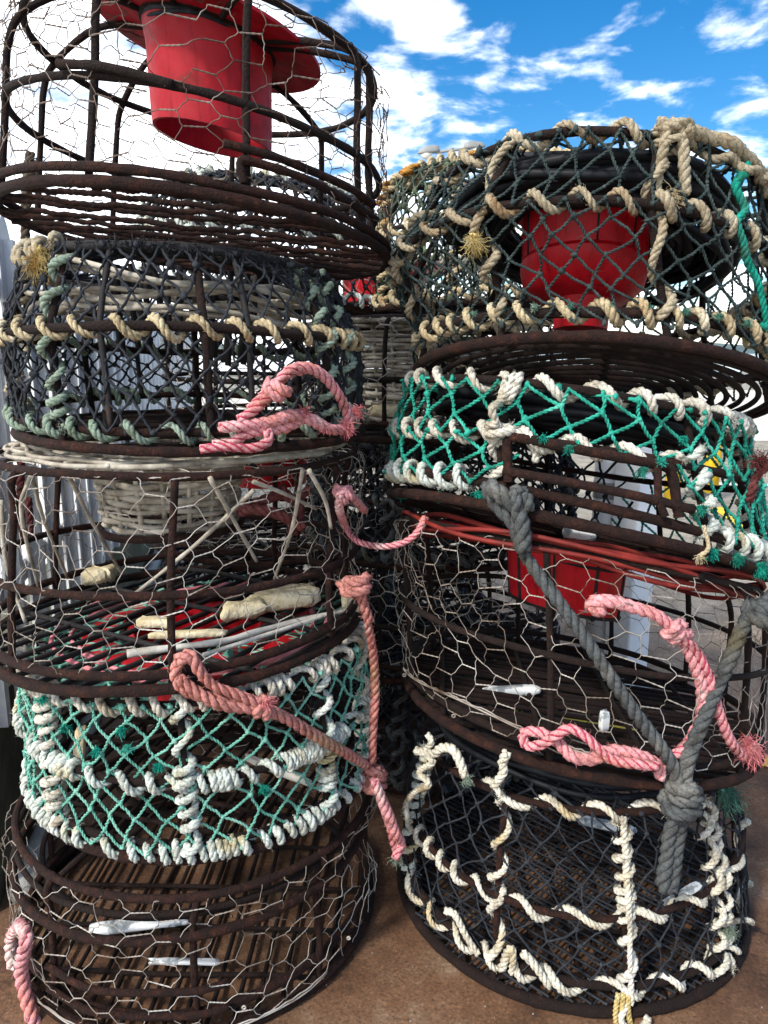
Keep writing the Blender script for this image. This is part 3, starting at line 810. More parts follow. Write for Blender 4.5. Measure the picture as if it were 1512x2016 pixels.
R2.lash_hoop(1, -64, 5, .0080, .046, 'pale', .0075, irr=.2, fuzz=450)
R2.lash_up(-122, 1, 2.2, .0066, .046, 'white', .0056, irr=.35, fuzz=450)
R2.lash_up(-68, 1, 2.3, .0080, .040, 'pale', .0056, irr=.35, fuzz=450)
R2.lash_up(-5, 1, 3, .0066, .034, 'white', .0056, irr=.5, fuzz=350); R2.lash_up(-22, 1, 3, .0064, .040, 'white', .002, irr=.5, fuzz=350)
R2.bar([(-119, 1.12), (-119, 1.35), (-119, 1.9), (-117, 2.02), (-105, 1.98), (-92, 1.95), (-80, 1.93), (-78, 1.8), (-78, 1.3), (-78, 1.15)], .0075, 'rust', 'door_frame', dr=.014, per=10)
R2.bar([(-120, 1.35), (-105, 1.35), (-90, 1.35), (-74, 1.34)], .0068, 'rust', 'door_bar', dr=.018); R2.bar([(-82, 1.9), (-83, 1.4), (-82, 1.12)], .0055, 'rust', 'door_bar', dr=.018)
kk = R2.P(R(-121), 2.98, .014); w = np.linspace(0, 4 * PI, 60)
m = MB(); m.rope(kk + np.stack([.006 * np.cos(w) + .0042 * w / PI - .008, .010 * np.sin(w * 1.0) - .004, .018 * np.cos(w) - .006], -1), .0066, fuzz=400); m.build('rope_knot', M['white'], R2.root)
kk2 = R2.P(R(-121), 2.12, .016); w = np.linspace(0, 3.4 * PI, 60)
m = MB(); m.rope(kk2 + np.stack([.018 * np.cos(w), .010 * np.sin(w) - .004, -.012 + .0065 * w / PI], -1), .0064, fuzz=400)
m.rope(catmull([kk, kk + [-.012, -.010, -.025], kk2 + [-.014, -.010, .03], kk2], 8), .0064, fuzz=400); m.build('rope_knot', M['white'], R2.root)
m = MB(); m.rope(catmull([kk2, kk2 + [.028, -.010, -.006], kk2 + [.048, -.006, -.026], kk2 + [.052, -.006, -.045]], 8), .0064, fuzz=400); m.build('rope_tail', M['white'], R2.root)
for px, py, s in ((977, 795, 1), (1068, 860, .8), (1118, 880, .9), (975, 925, 1), (942, 972, 1.3), (865, 975, 1), (790, 968, 1.2), (1262, 925, 1), (1378, 1000, 1.2), (1400, 1085, 1.2), (1450, 1095, 1.3), (1496, 1115, 1.6), (1345, 862, .8), (1302, 905, .8)):
    m = MB(); p = atR(px, py, .012); m.fray(p, (.2, -.7, -.6), .019 * s, int(90 * s), .0010, .55, .4); m.lumps([p, p + [.003, .0, -.004]], .0032 * s); m.build('teal_tuft', M['teal'], R2.root)
for px, py in ((1385, 1035), ):
    m = MB(); p = atR(px, py, .02); Pp = catmull([p, p + [.008, -.004, -.03], p + [-.004, -.006, -.042]], 8); m.rope(Pp, .0032, fuzz=500); m.fray(Pp[-1], (0, 0, -1), .02, 30, .0008); m.build('frayed_rope_end', M['cream'], R2.root)

# ================= R3: hex wire, red funnel
q0 = (.363, 1.360, .352, .322, -.143, -.057)
R3 = Pot([q0, (.363, 1.360, .380, .323, -.145, -.06), (.358, 1.360, .515, .325, -.15, -.10), (.348, 1.355, .597, .322, -.185, -.16), (.342, 1.352, .640, .305, -.21, -.22), (.342, 1.352, .648, .13, -.21, -.22)],
         'shiny wire meshed lobster pot with short red funnel, third down in the right stack', group=FRONT)
R3.hoop(0, .0085, 'rust', 'base_ring'); R3.hoop(1, .0070, 'rustdark', dr=-.004); R3.hoop(2, .0055, 'rustdark'); R3.hoop(4, .006, 'rustdark'); R3.hoop(5, .006, 'rustdark', 'neck_hoop')
R3.uprights([-170, -111, -28, -50, 10, 30, 62, 100, 145], 0, 4, .0054, 'rustdark', dr=-.006)
R3.uprights([-130, -60, 30, 120], 4, 5, .005, 'rustdark', dr=-.006)
R3.slats(-4, .0245, .0046, 'rustdark', cross=.16)
R3.hexwire(1, 4, .0255, 7, .00065, 'wire', jit=.11, tears=.012, buckle=.012)
c = (.330, 1.345, .646)
R3.lathe([(.235, .006), (.17, .004), (.108, .0)], c, -.21, -.22, 'red', 'funnel_brim', thick=.005)
R3.lathe([(.104, .004), (.100, -.04), (.095, -.100)], c, -.20, -.14, 'redbright', 'funnel_neck', thick=.004)
for k in range(9):
    m = MB(); u = 2 * PI * k / 9 + .1; hh = np.linspace(.0, -.107, 6); rr = np.linspace(.1055, .0985, 6)
    m.tube(np.stack([c[0] + rr * math.cos(u), c[1] + rr * math.sin(u), c[2] + hh + rr * (-.20 * math.cos(u) - .14 * math.sin(u))], -1), .0035, 6); m.build('funnel_strap', M['blackiron'], R3.root)
R3.cords([(c[0], c[1], c[2] - .013, .104, -.2, -.14), (c[0], c[1], c[2] - .102, .098, -.2, -.14)], 'blackiron', 'funnel_hoop', .0035, wob=.0005)
R3.cords([(.342, 1.352, 0.650 - .004 * k, .310 - .014 * (k % 3), -.21 + .025 * rng.standard_normal(), -.225 + .03 * rng.standard_normal()) for k in range(6)], 'redcord', 'red_cord', .0040, wob=.009)
m = MB(); u = np.radians(np.linspace(-168, -100, 50)); P = R3.P(u, 1.12 + .5 * np.cos((u + R(134)) * 2.4) ** 2 * .3 + 0 * u, .012)
m.tube(P, .0015, 5); m.tube(P + [0, 0, .003] + .001 * rng.standard_normal(P.shape), .0012, 5)
for px, py in ((796, 1328), (893, 1408)):
    p = atR(px, py, .01); w = np.linspace(0, 5 * PI, 40); m.tube(p + np.stack([.003 * np.cos(w), -.003 + 0 * w, .003 * np.sin(w)], -1) * (1 - w / 50)[:, None], .0011, 4)
m.build('edge_wire', M['wire'], R3.root)

# ================= R4: bottom right, black net with ivory rope
q0 = (.364, 1.362, -.028, .329, 0, 0)
R4 = Pot([q0, (.366, 1.367, .022, .325, -.02, .03), (.361, 1.372, .152, .316, .03, .09), (.348, 1.345, .272, .272, -.03, -.10), (.352, 1.345, .325, .15, -.05, -.05)],
         'black netted lobster pot with loose ivory rope ties, bottom of the right stack', smooth=False, group=FRONT)
R4.hoop(0, .0095, 'rustdark', 'base_ring'); R4.hoop(1, .007, 'rustdark'); R4.hoop(2, .006, 'rust'); R4.hoop(3, .006, 'rust'); R4.hoop(4, .006, 'blackiron', 'neck_hoop')
R4.uprights([-124, -86, -50, -8, 40, 90, 140, -168], 0, 3, .0058, 'rust', dr=-.004)
R4.slats(92, .045, .0046, 'rustdark', cross=.10)
R4.slats(47, .017, .0022, 'netblack', cross=.017, name='floor_shade_net', dz=.006)  # crossed black net layer added to darken the floor inside the pot
R4.net(.9, 3, 40, 9, .0017, 'netblack', jit=.13, dr=.005)
R4.net(3, 4, 36, 4, .0020, 'netblack', jit=.2)
R4.cords([(.352, 1.345, .325 - .005 * k, .155 + .017 * k, -.05, -.04) for k in range(6)], 'blackhose', 'black_collar', .006, wob=.004)
R4.lash_hoop(2, -172, -15, .0056, .085, 'ivory', .006, irr=.25, fuzz=250)
R4.lash_hoop(3, -135, -70, .0062, .085, 'ivory', .006, irr=.25, fuzz=250)
R4.lash_hoop(.9, -178, -10, .0058, .075, 'ivory', .0075, irr=.2, fuzz=250)
R4.lash_up(-124, 1, 3, .0060, .070, 'ivory', .0058, irr=.35, fuzz=250)
R4.lash_up(-86, 0.6, 2.9, .0058, .036, 'ivory', .0058, irr=.3, fuzz=250)
R4.lash_up(-50, .4, 3, .0058, .036, 'ivory', .0058, irr=.35, fuzz=250)
R4.lash_up(-54, .4, 3, .0060, .050, 'ivory', .0075, irr=.35, fuzz=250)
R4.lash_up(-168, .9, 3, .0062, .03, 'pale', .0058, irr=.35, fuzz=250)
p = R4.P(R(-87), .55, .014)
ties = [([R4.P(R(-86), v, .012) for v in (3, 2.5, 2, 1.5, .9, .5)], .0056), ([p, p + [-.012, -.01, -.02], p + [.01, -.012, -.04], p + [.022, -.010, -.034], p + [.032, -.006, -.018]], .0066),
        ([atR(*p) for p in ((842, 1445), (850, 1462), (835, 1480), (852, 1500), (826, 1520), (845, 1545), (815, 1560), (800, 1590), (808, 1622))], .0058),
        ([atR(*p) for p in ((822, 1475), (855, 1482), (868, 1470), (890, 1472), (905, 1500), (915, 1530))], .0074),
        ([atR(*p) for p in ((996, 1480), (988, 1500), (992, 1520), (972, 1550))], .0062), ([atR(*p) for p in ((988, 1910), (998, 1875), (1008, 1866), (1010, 1890), (1006, 1915))], .0062),
        ([atR(*p) for p in ((878, 1792), (895, 1800), (915, 1840), (942, 1880))], .0064), ([atR(*p) for p in ((1030, 1875), (1050, 1895), (1070, 1925), (1082, 1942))], .0064)]
for P, r_ in ties:
    m = MB(); m.rope(catmull(P, 9), r_, fuzz=250, wob=.0008); m.build('loose_tie', M['ivory'], R4.root)
m = MB(); p = R4.P(R(-88), .98, .014)
for k in range(3): m.rope(catmull([p + [.008 * k - .01, 0, 0], p + [.01 * k - .014, -.006, -.03], p + [.012 * k - .01, -.005, -.062]], 8), .0042)
m.fray(p + [0, -.006, -.055], (0, -.2, -1), .04, 110, .0008, .3, .1); m.build('frayed_rope_end', M['straw'], R4.root)
m = MB(); m.fray(atR(918, 1532), (.2, -.3, -1), .022, 90, .0009, .5, .2); m.build('frayed_rope_end', M['mint'], R4.root)
m = MB(); m.fray(atR(1430, 1830), (.5, -.2, -.7), .035, 90, .0008, .5, .2); m.build('frayed_rope_end', M['mint'], R4.root)
m = MB(); m.fray(R4.P(R(-40), 3, .008), (.7, -.3, -.5), .075, 160, .0008, .4, .3); m.build('frayed_net_end', M['greenfibre'], R4.root)

# ------------------------------------------------------------------ pots behind
def rear_net_pot(x, y, z, rad, rt, h, label, net, N, rope, a=0., b=0., floor=30, r=.0026):
    p = Pot([(x, y, z, rad, a, b), (x, y, z + .04, rad, a, b), (x, y, z + h * .55, rad * 1.0, a, b), (x, y, z + h * .88, rt + .02, a, b), (x, y, z + h, rt * .85, a, b), (x, y, z + h * 1.02, .13, a, b)], label, group=REAR)
    p.hoop(0, .0085, 'rust', 'base_ring'); p.hoop(2, .006, 'rustdark'); p.hoop(4, .006, 'rustdark'); p.hoop(5, .006, 'rustdark', 'neck_hoop')
    p.uprights([-160, -115, -70, -25, 20, 65, 110, 155], 0, 4, .0055, 'rustdark', dr=-.003)
    p.slats(floor, .045, .0048, 'rustdark', cross=.12)
    p.net(.2, 4, N, 13, r, net, jit=.15, dr=.006); p.net(4, 5, 34, 4, r, net, jit=.2)
    if rope:
        p.lash_hoop(2, -190, 10, .0072, .05, rope, .006, irr=.3); p.lash_hoop(4, -190, 10, .0072, .042, rope, .006, irr=.3)
        p.lash_hoop(.6, -190, 10, .0072, .05, rope, .006, irr=.3)
        for d in (-160, -115, -25): p.lash_up(d, .5, 4, .0070, .045, rope, .0055, irr=.35)
    return p


def rear_wire_pot(x, y, z, rad, h, label, funnel=None, weave=False, a=0., b=0., floor=30):
    p = Pot([(x, y, z, rad, a, b), (x, y, z + .035, rad, a, b), (x, y, z + h * .5, rad, a, b), (x, y, z + h * .9, rad * .97, a, b), (x, y, z + h, rad * .88, a, b), (x, y, z + h * 1.02, .13, a, b)], label, group=REAR)
    p.hoop(0, .0085, 'rust', 'base_ring'); p.hoop(1, .0065, 'rust'); p.hoop(2, .006, 'rustdark'); p.hoop(4, .006, 'rustdark'); p.hoop(5, .006, 'rustdark', 'neck_hoop')
    p.uprights([-160, -115, -70, -25, 20, 65, 110, 155], 0, 5, .0055, 'rustdark', dr=-.006)
    p.slats(floor, .045, .0048, 'blackiron', cross=.14)
    p.hexwire(1, 4, .027, 6, .0009, 'wire', jit=.13, tears=.03, buckle=.01)
    if funnel:
        p.lathe([(.24, .002), (.16, .004), (.112, .002), (.104, -.03), (.098, -.12)], (x, y, z + h), a, b, 'redbright', 'red_funnel', thick=.005)
    if weave:
        p.weave((x, y), .225, .25, z + h * .10, z + h * .98, 24, .0048, stakes=30)
        p.weave((x, y), .135, .30, z + h * 1.01, z + h * .99, 13, .0046, name='woven_brim', stakes=26, amp=.005)
    return p


def dup(pot, loc, label, group=REAR, rot=0.0):
    r = pot.root.copy(); COL.objects.link(r); r.location = loc; r.rotation_euler = (0, 0, rot); r['label'] = label; r['group'] = group
    for ch in list(pot.root.children):
        k = ch.copy(); COL.objects.link(k); k.parent = r
        for g in ch.children:
            d = g.copy(); COL.objects.link(d); d.parent = k
    return r


MX, MY = .14, 1.98
B1 = rear_net_pot(.285, 2.04, 1.108, .302, .26, .315, 'olive netted domed lobster pot with orange lashings, behind the top right pot', 'netolive', 46, 'cream', a=.02)
for d, v in ((-150, 3.2), (-110, 3.6), (-165, 2.6)):
    m = MB()
    for k in range(5):
        p = B1.P(R(d + 2 * rng.standard_normal()), v + .13 * k, .010); w = np.linspace(0, 2.2 * PI, 16)
        m.rope(p + np.stack([.011 * np.cos(w), .006 * np.sin(w), .0012 * w], -1), .0045)
    m.build('orange_tie', M['orange'], B1.root)
B2 = rear_wire_pot(MX, MY, .808, .335, .262, 'wire meshed lobster pot with woven willow rim, seen in the gap between the two stacks', weave=True)
B3 = rear_net_pot(MX + .01, MY, .525, .335, .29, .262, 'dark netted lobster pot deep in the gap below the willow rimmed pot', 'netblack', 48, 'greyrope')
B4 = rear_wire_pot(MX - .01, MY + .01, .245, .335, .262, 'shadowed wire meshed lobster pot low in the gap between the two stacks', weave=False)
dup(B3, (MX, MY, -.028), 'dark netted lobster pot on the ground at the bottom of the gap', rot=.9)
A1 = rear_net_pot(-.31, 2.2, 1.12, .335, .275, .285, 'dark netted lobster pot with pale lashings seen through the top left pot', 'netblack', 48, 'pale', a=-.09, b=-.02)
A2 = rear_wire_pot(-.27, 2.2, .79, .335, .27, 'wire meshed lobster pot behind the black netted pot of the left stack', a=-.02)
A3 = rear_wire_pot(-.33, 2.2, .475, .335, .27, 'wire meshed lobster pot with red funnel behind the willow necked pot', funnel=True)
dup(B3, (-.32, 2.2, .20), 'dark netted lobster pot low behind the pale green netted pot', rot=2.0)
dup(A2, (-.31, 2.2, -.028), 'wire meshed lobster pot on the ground behind the left stack', rot=1.0)
N1 = rear_wire_pot(.0, 2.66, 1.00, .335, .27, 'wire meshed lobster pot with red funnel glimpsed between the two top front pots', funnel=True)
N1.lathe([(.13, .0), (.125, -.10), (.12, -.17)], (.0, 2.52, 1.26), 0, 0, 'redbright', 'red_bucket', thick=.005)
N1.lash_hoop(4, -190, 10, .008, .04, 'white', .006, irr=.4)
for k, zz in enumerate((.66, .32, -.028)):
    dup(B3 if k != 1 else B4, (.01 * k, 2.66, zz), ['dark netted lobster pot under the glimpsed red funnel pot', 'wire meshed lobster pot halfway down the hindmost stack', 'dark netted lobster pot at the foot of the hindmost stack'][k], rot=.7 * k)

# ------------------------------------------------------------------ loose ropes
def rope_thing(label, mat, paths, r, fuzz=500, knots=(), frays=(), fmat=None, group=None, name='rope', wob=.0):
    m = MB(); first = None
    for P in paths:
        rr = r
        if isinstance(P, tuple): P, rr = P
        C = catmull(P, 12)
        if first is None: first = C[0]
        m.rope(C, rr, fuzz=fuzz, wob=wob)
    for (p, ax, size, turns, rr) in knots:
        ax = unit(np.asarray(ax, float)); e1 = unit(np.cross(ax, [.3, .9, .2])); e2 = np.cross(ax, e1)
        w = np.linspace(0, 2 * PI * turns, int(26 * turns))
        rad = size * (1 + .18 * np.sin(w * .7)); h = (w / w[-1] - .5) * turns * rr * 1.75
        C = np.asarray(p) + rad[:, None] * (np.cos(w)[:, None] * e1 + np.sin(w)[:, None] * e2) + h[:, None] * ax
        m.rope(C, rr, fuzz=fuzz)
        m.rope(catmull([C[0], np.asarray(p) + e1 * size * 1.5, np.asarray(p) - ax * turns * rr - e2 * size * .3 - np.array([0, .004, 0]), C[-1]], 8), rr, fuzz=fuzz)
    base = first if first is not None else np.zeros(3)
    root = m.build(name, M[mat], None, base)
    tag(root, label, 'rope', group)
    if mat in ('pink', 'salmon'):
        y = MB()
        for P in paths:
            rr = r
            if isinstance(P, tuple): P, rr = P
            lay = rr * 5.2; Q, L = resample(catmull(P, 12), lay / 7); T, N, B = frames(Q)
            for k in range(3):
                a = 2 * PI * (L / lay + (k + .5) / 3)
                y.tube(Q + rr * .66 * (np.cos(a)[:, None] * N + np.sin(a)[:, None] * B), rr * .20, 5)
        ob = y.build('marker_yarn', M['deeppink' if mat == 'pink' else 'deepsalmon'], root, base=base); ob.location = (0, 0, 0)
    for (p, d, ln, n) in frays:
        f = MB(); f.fray(p, d, ln, n, .0009, .55, .25)
        ob = f.build('frayed_end', M[fmat or mat], root, base=base); ob.location = (0, 0, 0)
    return root


l = lambda pts, pad=.018: [atL(x, y, pad) for x, y in pts]
rr_ = lambda pts, pad=.018: [atR(x, y, pad) for x, y in pts]
# pink loop on L2
rope_thing('pink rope loop with frayed knot lying on the front of the black netted pot', 'pink',
           [l([(470, 826), (500, 808), (530, 778), (560, 738), (590, 723), (622, 730), (652, 756), (674, 790), (686, 822), (684, 846)], .026),
            l([(492, 806), (520, 778), (548, 752), (575, 732), (600, 728)], .020),
            l([(432, 842), (480, 838), (535, 830), (575, 818), (615, 828), (650, 846), (690, 844)], .028),
            l([(420, 876), (455, 872), (482, 855), (520, 846), (560, 842), (595, 824)], .024),
            l([(395, 884), (440, 880), (500, 882), (530, 866), (524, 848)], .032)], .0080,
           knots=[(atL(545, 768, .030), (.75, 0, .65), .0105, 1.6, .0072)],
           frays=[(atL(684, 838, .03), (-.3, -1, -.5), .030, 160), (atL(600, 812, .03), (0, -1, .3), .022, 80), (atL(640, 842, .03), (-.6, -1, 0), .020, 70), (atL(700, 812, .02), (.5, -1, .4), .028, 90)], fmat='pinkfibre', fuzz=300)
# salmon bridle from L3 to L4
rope_thing('salmon rope bridle running from the willow necked pot across the pale green netted pot', 'salmon',
           [l([(352, 1300), (345, 1330), (362, 1358), (400, 1372), (440, 1376), (500, 1388), (560, 1412), (620, 1448), (680, 1482), (730, 1512)], .026),
            l([(350, 1300), (375, 1290), (392, 1320), (420, 1350), (460, 1365), (510, 1385)], .034),
            (l([(352, 1335), (385, 1360), (430, 1385), (480, 1392), (525, 1395)], .030)),
            [atL(700, 1140, .03), atL(690, 1165, .03), atL(715, 1185, .03), atL(725, 1230, .035), atL(735, 1290, .035), atL(738, 1360, .035), atL(735, 1430, .035), atL(733, 1500, .035)],
            [atL(706, 1150, .03), atL(716, 1190, .04), atL(728, 1225, .045)]], .0088,
           knots=[(atL(700, 1150, .03), (0, 0, 1), .016, 1.6, .0085), (atL(738, 1530, .035), (.2, 0, 1), .013, 2.4, .0088), (atL(520, 1392, .03), (1, 0, -.5), .011, 1.5, .0075)],
           frays=[(atL(525, 1385, .04), (.4, -.5, .7), .03, 40)], fmat='pinkfibre')
rope_thing('doubled pink rope tail hanging from the knot between the two stacks', 'pink',
           [[atL(740, 1535, .035), atL(752, 1580, .045), atL(768, 1630, .06), atL(782, 1680, .07)], [atL(736, 1535, .045), atL(758, 1590, .06), atL(778, 1640, .075), atL(790, 1660, .08), atL(778, 1690, .075)]], .0085,
           frays=[(atL(780, 1688, .07), (.1, 0, -1), .03, 50)], fmat='mint')
rope_thing('thin pink cord slung across the gap between the stacks', 'pink',
           [[atL(672, 968, .02), atL(668, 1000, .01), at(682, 1040, 1.25), at(705, 1066, 1.22), at(750, 1076, 1.2), at(790, 1070, 1.2), at(820, 1050, 1.2), at(838, 1018, 1.2)],
            [atL(665, 978, .02), atL(680, 966, .024), atL(700, 985, .02), atL(718, 1005, .01)]], .0062, knots=[(atL(678, 972, .02), (.6, 0, .4), .010, 1.8, .006)])
rope_thing('faded pink doubled rope hanging at the left of the bottom wire pot', 'pink',
           [[atL(38, 1818, .03), atL(22, 1850, .035), atL(28, 1910, .035), atL(45, 1970, .035), atL(70, 2040, .03)], [atL(38, 1818, .03), atL(52, 1845, .045), atL(42, 1905, .05), atL(50, 1955, .05), atL(66, 2010, .05), atL(84, 2060, .05)]], .0105)
# pink rope on R3
rope_thing('pink and orange knotted rope looped across the shiny wire meshed pot', 'pink',
           [rr_([(1300, 1520), (1305, 1500), (1340, 1478), (1365, 1445), (1382, 1400), (1380, 1345), (1362, 1295), (1340, 1255)], .02),
            rr_([(1330, 1245), (1368, 1280), (1395, 1330), (1408, 1380), (1425, 1430), (1445, 1470), (1470, 1490)], .026),
            rr_([(1330, 1240), (1290, 1210), (1250, 1197), (1210, 1185), (1175, 1183), (1160, 1195), (1190, 1205)], .02),
            rr_([(1040, 1452), (1030, 1442), (1065, 1442), (1098, 1462), (1128, 1490), (1168, 1494), (1200, 1478), (1245, 1484), (1290, 1502), (1302, 1532)], .022),
            rr_([(1028, 1448), (1036, 1468), (1065, 1466), (1098, 1446), (1120, 1434), (1150, 1448), (1178, 1474), (1205, 1496), (1250, 1504), (1295, 1508)], .038)], .0088,
           knots=[(atR(1330, 1245, .022), (.6, 0, -.7), .0115, 2.0, .0078)],
           frays=[(atR(1480, 1470, .03), (0, -.6, -.8), .05, 150), (atR(1475, 1465, .03), (-.5, -.5, .3), .04, 80)], fmat='pinkfibre')
# grey rope
rope_thing('thick grey rope tied to the teal netted pot and knotted below', 'greyrope',
           [rr_([(958, 950), (975, 990), (1010, 1030), (1022, 1070), (1045, 1110), (1085, 1165), (1140, 1240), (1200, 1330), (1255, 1410), (1300, 1470), (1325, 1510), (1340, 1555)], .03),
            rr_([(962, 955), (992, 978), (1018, 1000), (1030, 1050), (1030, 1085)], .042),
            [atR(1345, 1550, .03), atR(1352, 1500, .03), atR(1375, 1440, .03), atR(1405, 1370, .03), atR(1440, 1290, .03), atR(1470, 1220, .03), atR(1512, 1180, .04), atR(1560, 1120, .06)],
            rr_([(1335, 1590), (1318, 1640), (1312, 1690), (1305, 1740), (1320, 1748), (1328, 1700), (1335, 1650), (1345, 1600)], .022)], .0105,
           knots=[(atR(1345, 1568, .03), (.1, 0, 1), .019, 2.4, .0105), (atR(1025, 985, .035), (1, 0, 0), .012, 1.4, .0085), (atR(1500, 1205, .04), (.5, 0, .8), .015, 1.6, .011)], fuzz=350)
rope_thing('maroon frayed rope end sticking out beside the teal netted pot', 'maroon',
           [[atR(1475, 985, .02), atR(1482, 960, .03), atR(1495, 930, .03), atR(1530, 905, .05)]], .007, frays=[(atR(1498, 915, .03), (-.4, -.6, .5), .04, 160)])
rope_thing('brown rope hanging behind the top of the left stack beside the fence', 'brownrope',
           [[at(60, 300, 1.72), at(55, 340, 1.72), at(52, 400, 1.72), at(50, 470, 1.72), at(55, 560, 1.72)], [at(50, 330, 1.7), at(70, 325, 1.7), at(62, 345, 1.7), at(78, 318, 1.7)]], .0095)
rope_thing('reddish brown rope coil hanging inside the willow necked pot at the left', 'maroon',
           [[at(42, 900, 1.5), at(40, 960, 1.5), at(44, 1040, 1.5), at(54, 1065, 1.5), at(60, 1040, 1.5), at(56, 980, 1.5)]], .0085)
rope_thing('dusty pink rope bundle lying inside the willow necked pot under its rim', 'maroon',
           [[at(470, 1010, 1.25), at(520, 985, 1.25), at(560, 975, 1.25), at(590, 1000, 1.25), at(575, 1050, 1.25)], [at(480, 1000, 1.23), at(540, 1010, 1.23), at(600, 1040, 1.23)], [at(550, 960, 1.24), at(580, 985, 1.24), at(610, 960, 1.24)]], .009)

# ------------------------------------------------------------------ scraps lying in the pots
def scrap(p, ln, wd, th, yaw, mat, label, cat, pitch=0., name='lath', lumpy=.12):
    n = 40; t = np.linspace(0, 2 * PI, n, endpoint=False)
    ol = np.stack([ln / 2 * np.sign(np.cos(t)) * np.abs(np.cos(t)) ** .35, wd / 2 * np.sign(np.sin(t)) * np.abs(np.sin(t)) ** .35], 1)
    ol *= (1 + lumpy * .5 * smooth_noise(n, 1, 4))
    lv = []
    for k, (s, h) in enumerate(((.02, -.5), (.8, -.5), (1, -.25), (1, .25), (.78, .5), (.02, .52))):
        z = h * th + np.zeros(n) + (lumpy * th * .35 * smooth_noise(n, 1, 2)[:, 0] if 0 < k < 5 else 0)
        lv.append(np.stack([ol[:, 0] * s, ol[:, 1] * s, z], -1))
    G = np.stack(lv)
    cy, sy, cp_, sp_ = math.cos(yaw), math.sin(yaw), math.cos(pitch), math.sin(pitch)
    A = np.array([[cy, -sy, 0], [sy, cy, 0], [0, 0, 1]]) @ np.array([[cp_, 0, -sp_], [0, 1, 0], [sp_, 0, cp_]])
    m = MB(); m.grid(G @ A.T + p, wrap_j=True)
    return tag(m.build(name, M[mat], None, np.asarray(p)), label, cat)


scrap(at(275, 1818, 1.20), .155, .030, .012, .10, 'paint', 'white flaking lath lying inside the bottom left wire pot', 'lath', .05, lumpy=.2)
scrap(at(360, 1893, 1.105), .125, .012, .006, -.02, 'paint', 'thin grey white strip lying nearest the front inside the bottom left wire pot', 'strip')
scrap(at(1006, 1360, 1.345), .108, .024, .016, .02, 'paint', 'white flaking lath lying inside the shiny wire pot with red funnel', 'lath', .03)
scrap(at(1196, 1625, 1.49), .115, .026, .014, -.2, 'paint', 'white flaking lath lying at the back of the bottom right pot', 'lath', -.1)
scrap(at(1345, 1762, 1.275), .105, .022, .012, .5, 'paint', 'white flaking lath slanting at the right inside the bottom right pot', 'lath', .1)
scrap(at(1190, 1420, 1.16), .016, .012, .034, .3, 'paint', 'small white tag hanging in the shiny wire pot', 'tag', name='tag')
scrap(at(560, 1178, 1.30), .12, .045, .030, .18, 'foam', 'large pale foam lump on the floor of the willow necked pot', 'foam lump', .1, 'foam_lump', .3)
scrap(at(480, 1198, 1.255), .075, .036, .022, .35, 'foam', 'knobbly foam lump just left of the large pale foam lump', 'foam lump', .1, 'foam_lump', .35)
scrap(at(196, 1130, 1.47), .052, .04, .026, .05, 'foam', 'yellowish foam lump at the left on the floor of the willow necked pot', 'foam lump', 0, 'foam_lump', .35)
scrap(at(305, 1226, 1.19), .056, .024, .014, .0, 'foam', 'small pale foam lump near the front of the willow necked pot floor', 'foam lump', 0, 'foam_lump', .25)
scrap(at(688, 1182, 1.28), .028, .02, .03, .5, 'foam', 'small white lump at the right edge of the willow necked pot floor', 'foam lump', 0, 'foam_lump', .3)
scrap(at(372, 1248, 1.145), .125, .016, .010, .05, 'foam', 'flat pale lath at the front of the willow necked pot floor', 'lath', .02)
scrap(at(540, 1158, 1.37), .105, .014, .008, .14, 'foam', 'thin cream lath behind the large foam lump', 'lath', .05)
scrap(at(157, 1468, 1.17), .06, .018, .016, 1.7, 'foam', 'short cream batten standing inside the pale green netted pot', 'batten', .9)
scrap(at(545, 1515, 1.14), .12, .012, .010, -.35, 'lath', 'bleached stick lying inside the pale green netted pot', 'stick', -.2, 'stick')
scrap(at(1140, 1048, 1.16), .045, .03, .022, -.2, 'paint', 'white foam piece lying behind the rusty door of the teal netted pot', 'foam lump', -.2, 'foam_lump', .25)
scrap(at(770, 810, 1.75), .09, .03, .024, .1, 'foam', 'pale lump inside the willow rimmed pot in the gap', 'foam lump', 0, 'foam_lump', .3)
m = MB(); P = catmull([at(695, 1200, 1.24), at(620, 1215, 1.20), at(520, 1240, 1.145), at(440, 1262, 1.10), at(340, 1275, 1.07), at(250, 1287, 1.05)], 10); m.tube(P, np.linspace(.004, .006, len(P)) * (1 + .1 * smooth_noise(len(P), 1, 4)[:, 0]), 7)
P = catmull([at(640, 1212, 1.21), at(540, 1245, 1.13), at(400, 1290, 1.045)], 10); m.tube(P, .0035, 6)
tag(m.build('stick', M['lath'], None, P[0]), 'long grey driftwood stick along the front floor of the willow necked pot', 'stick')

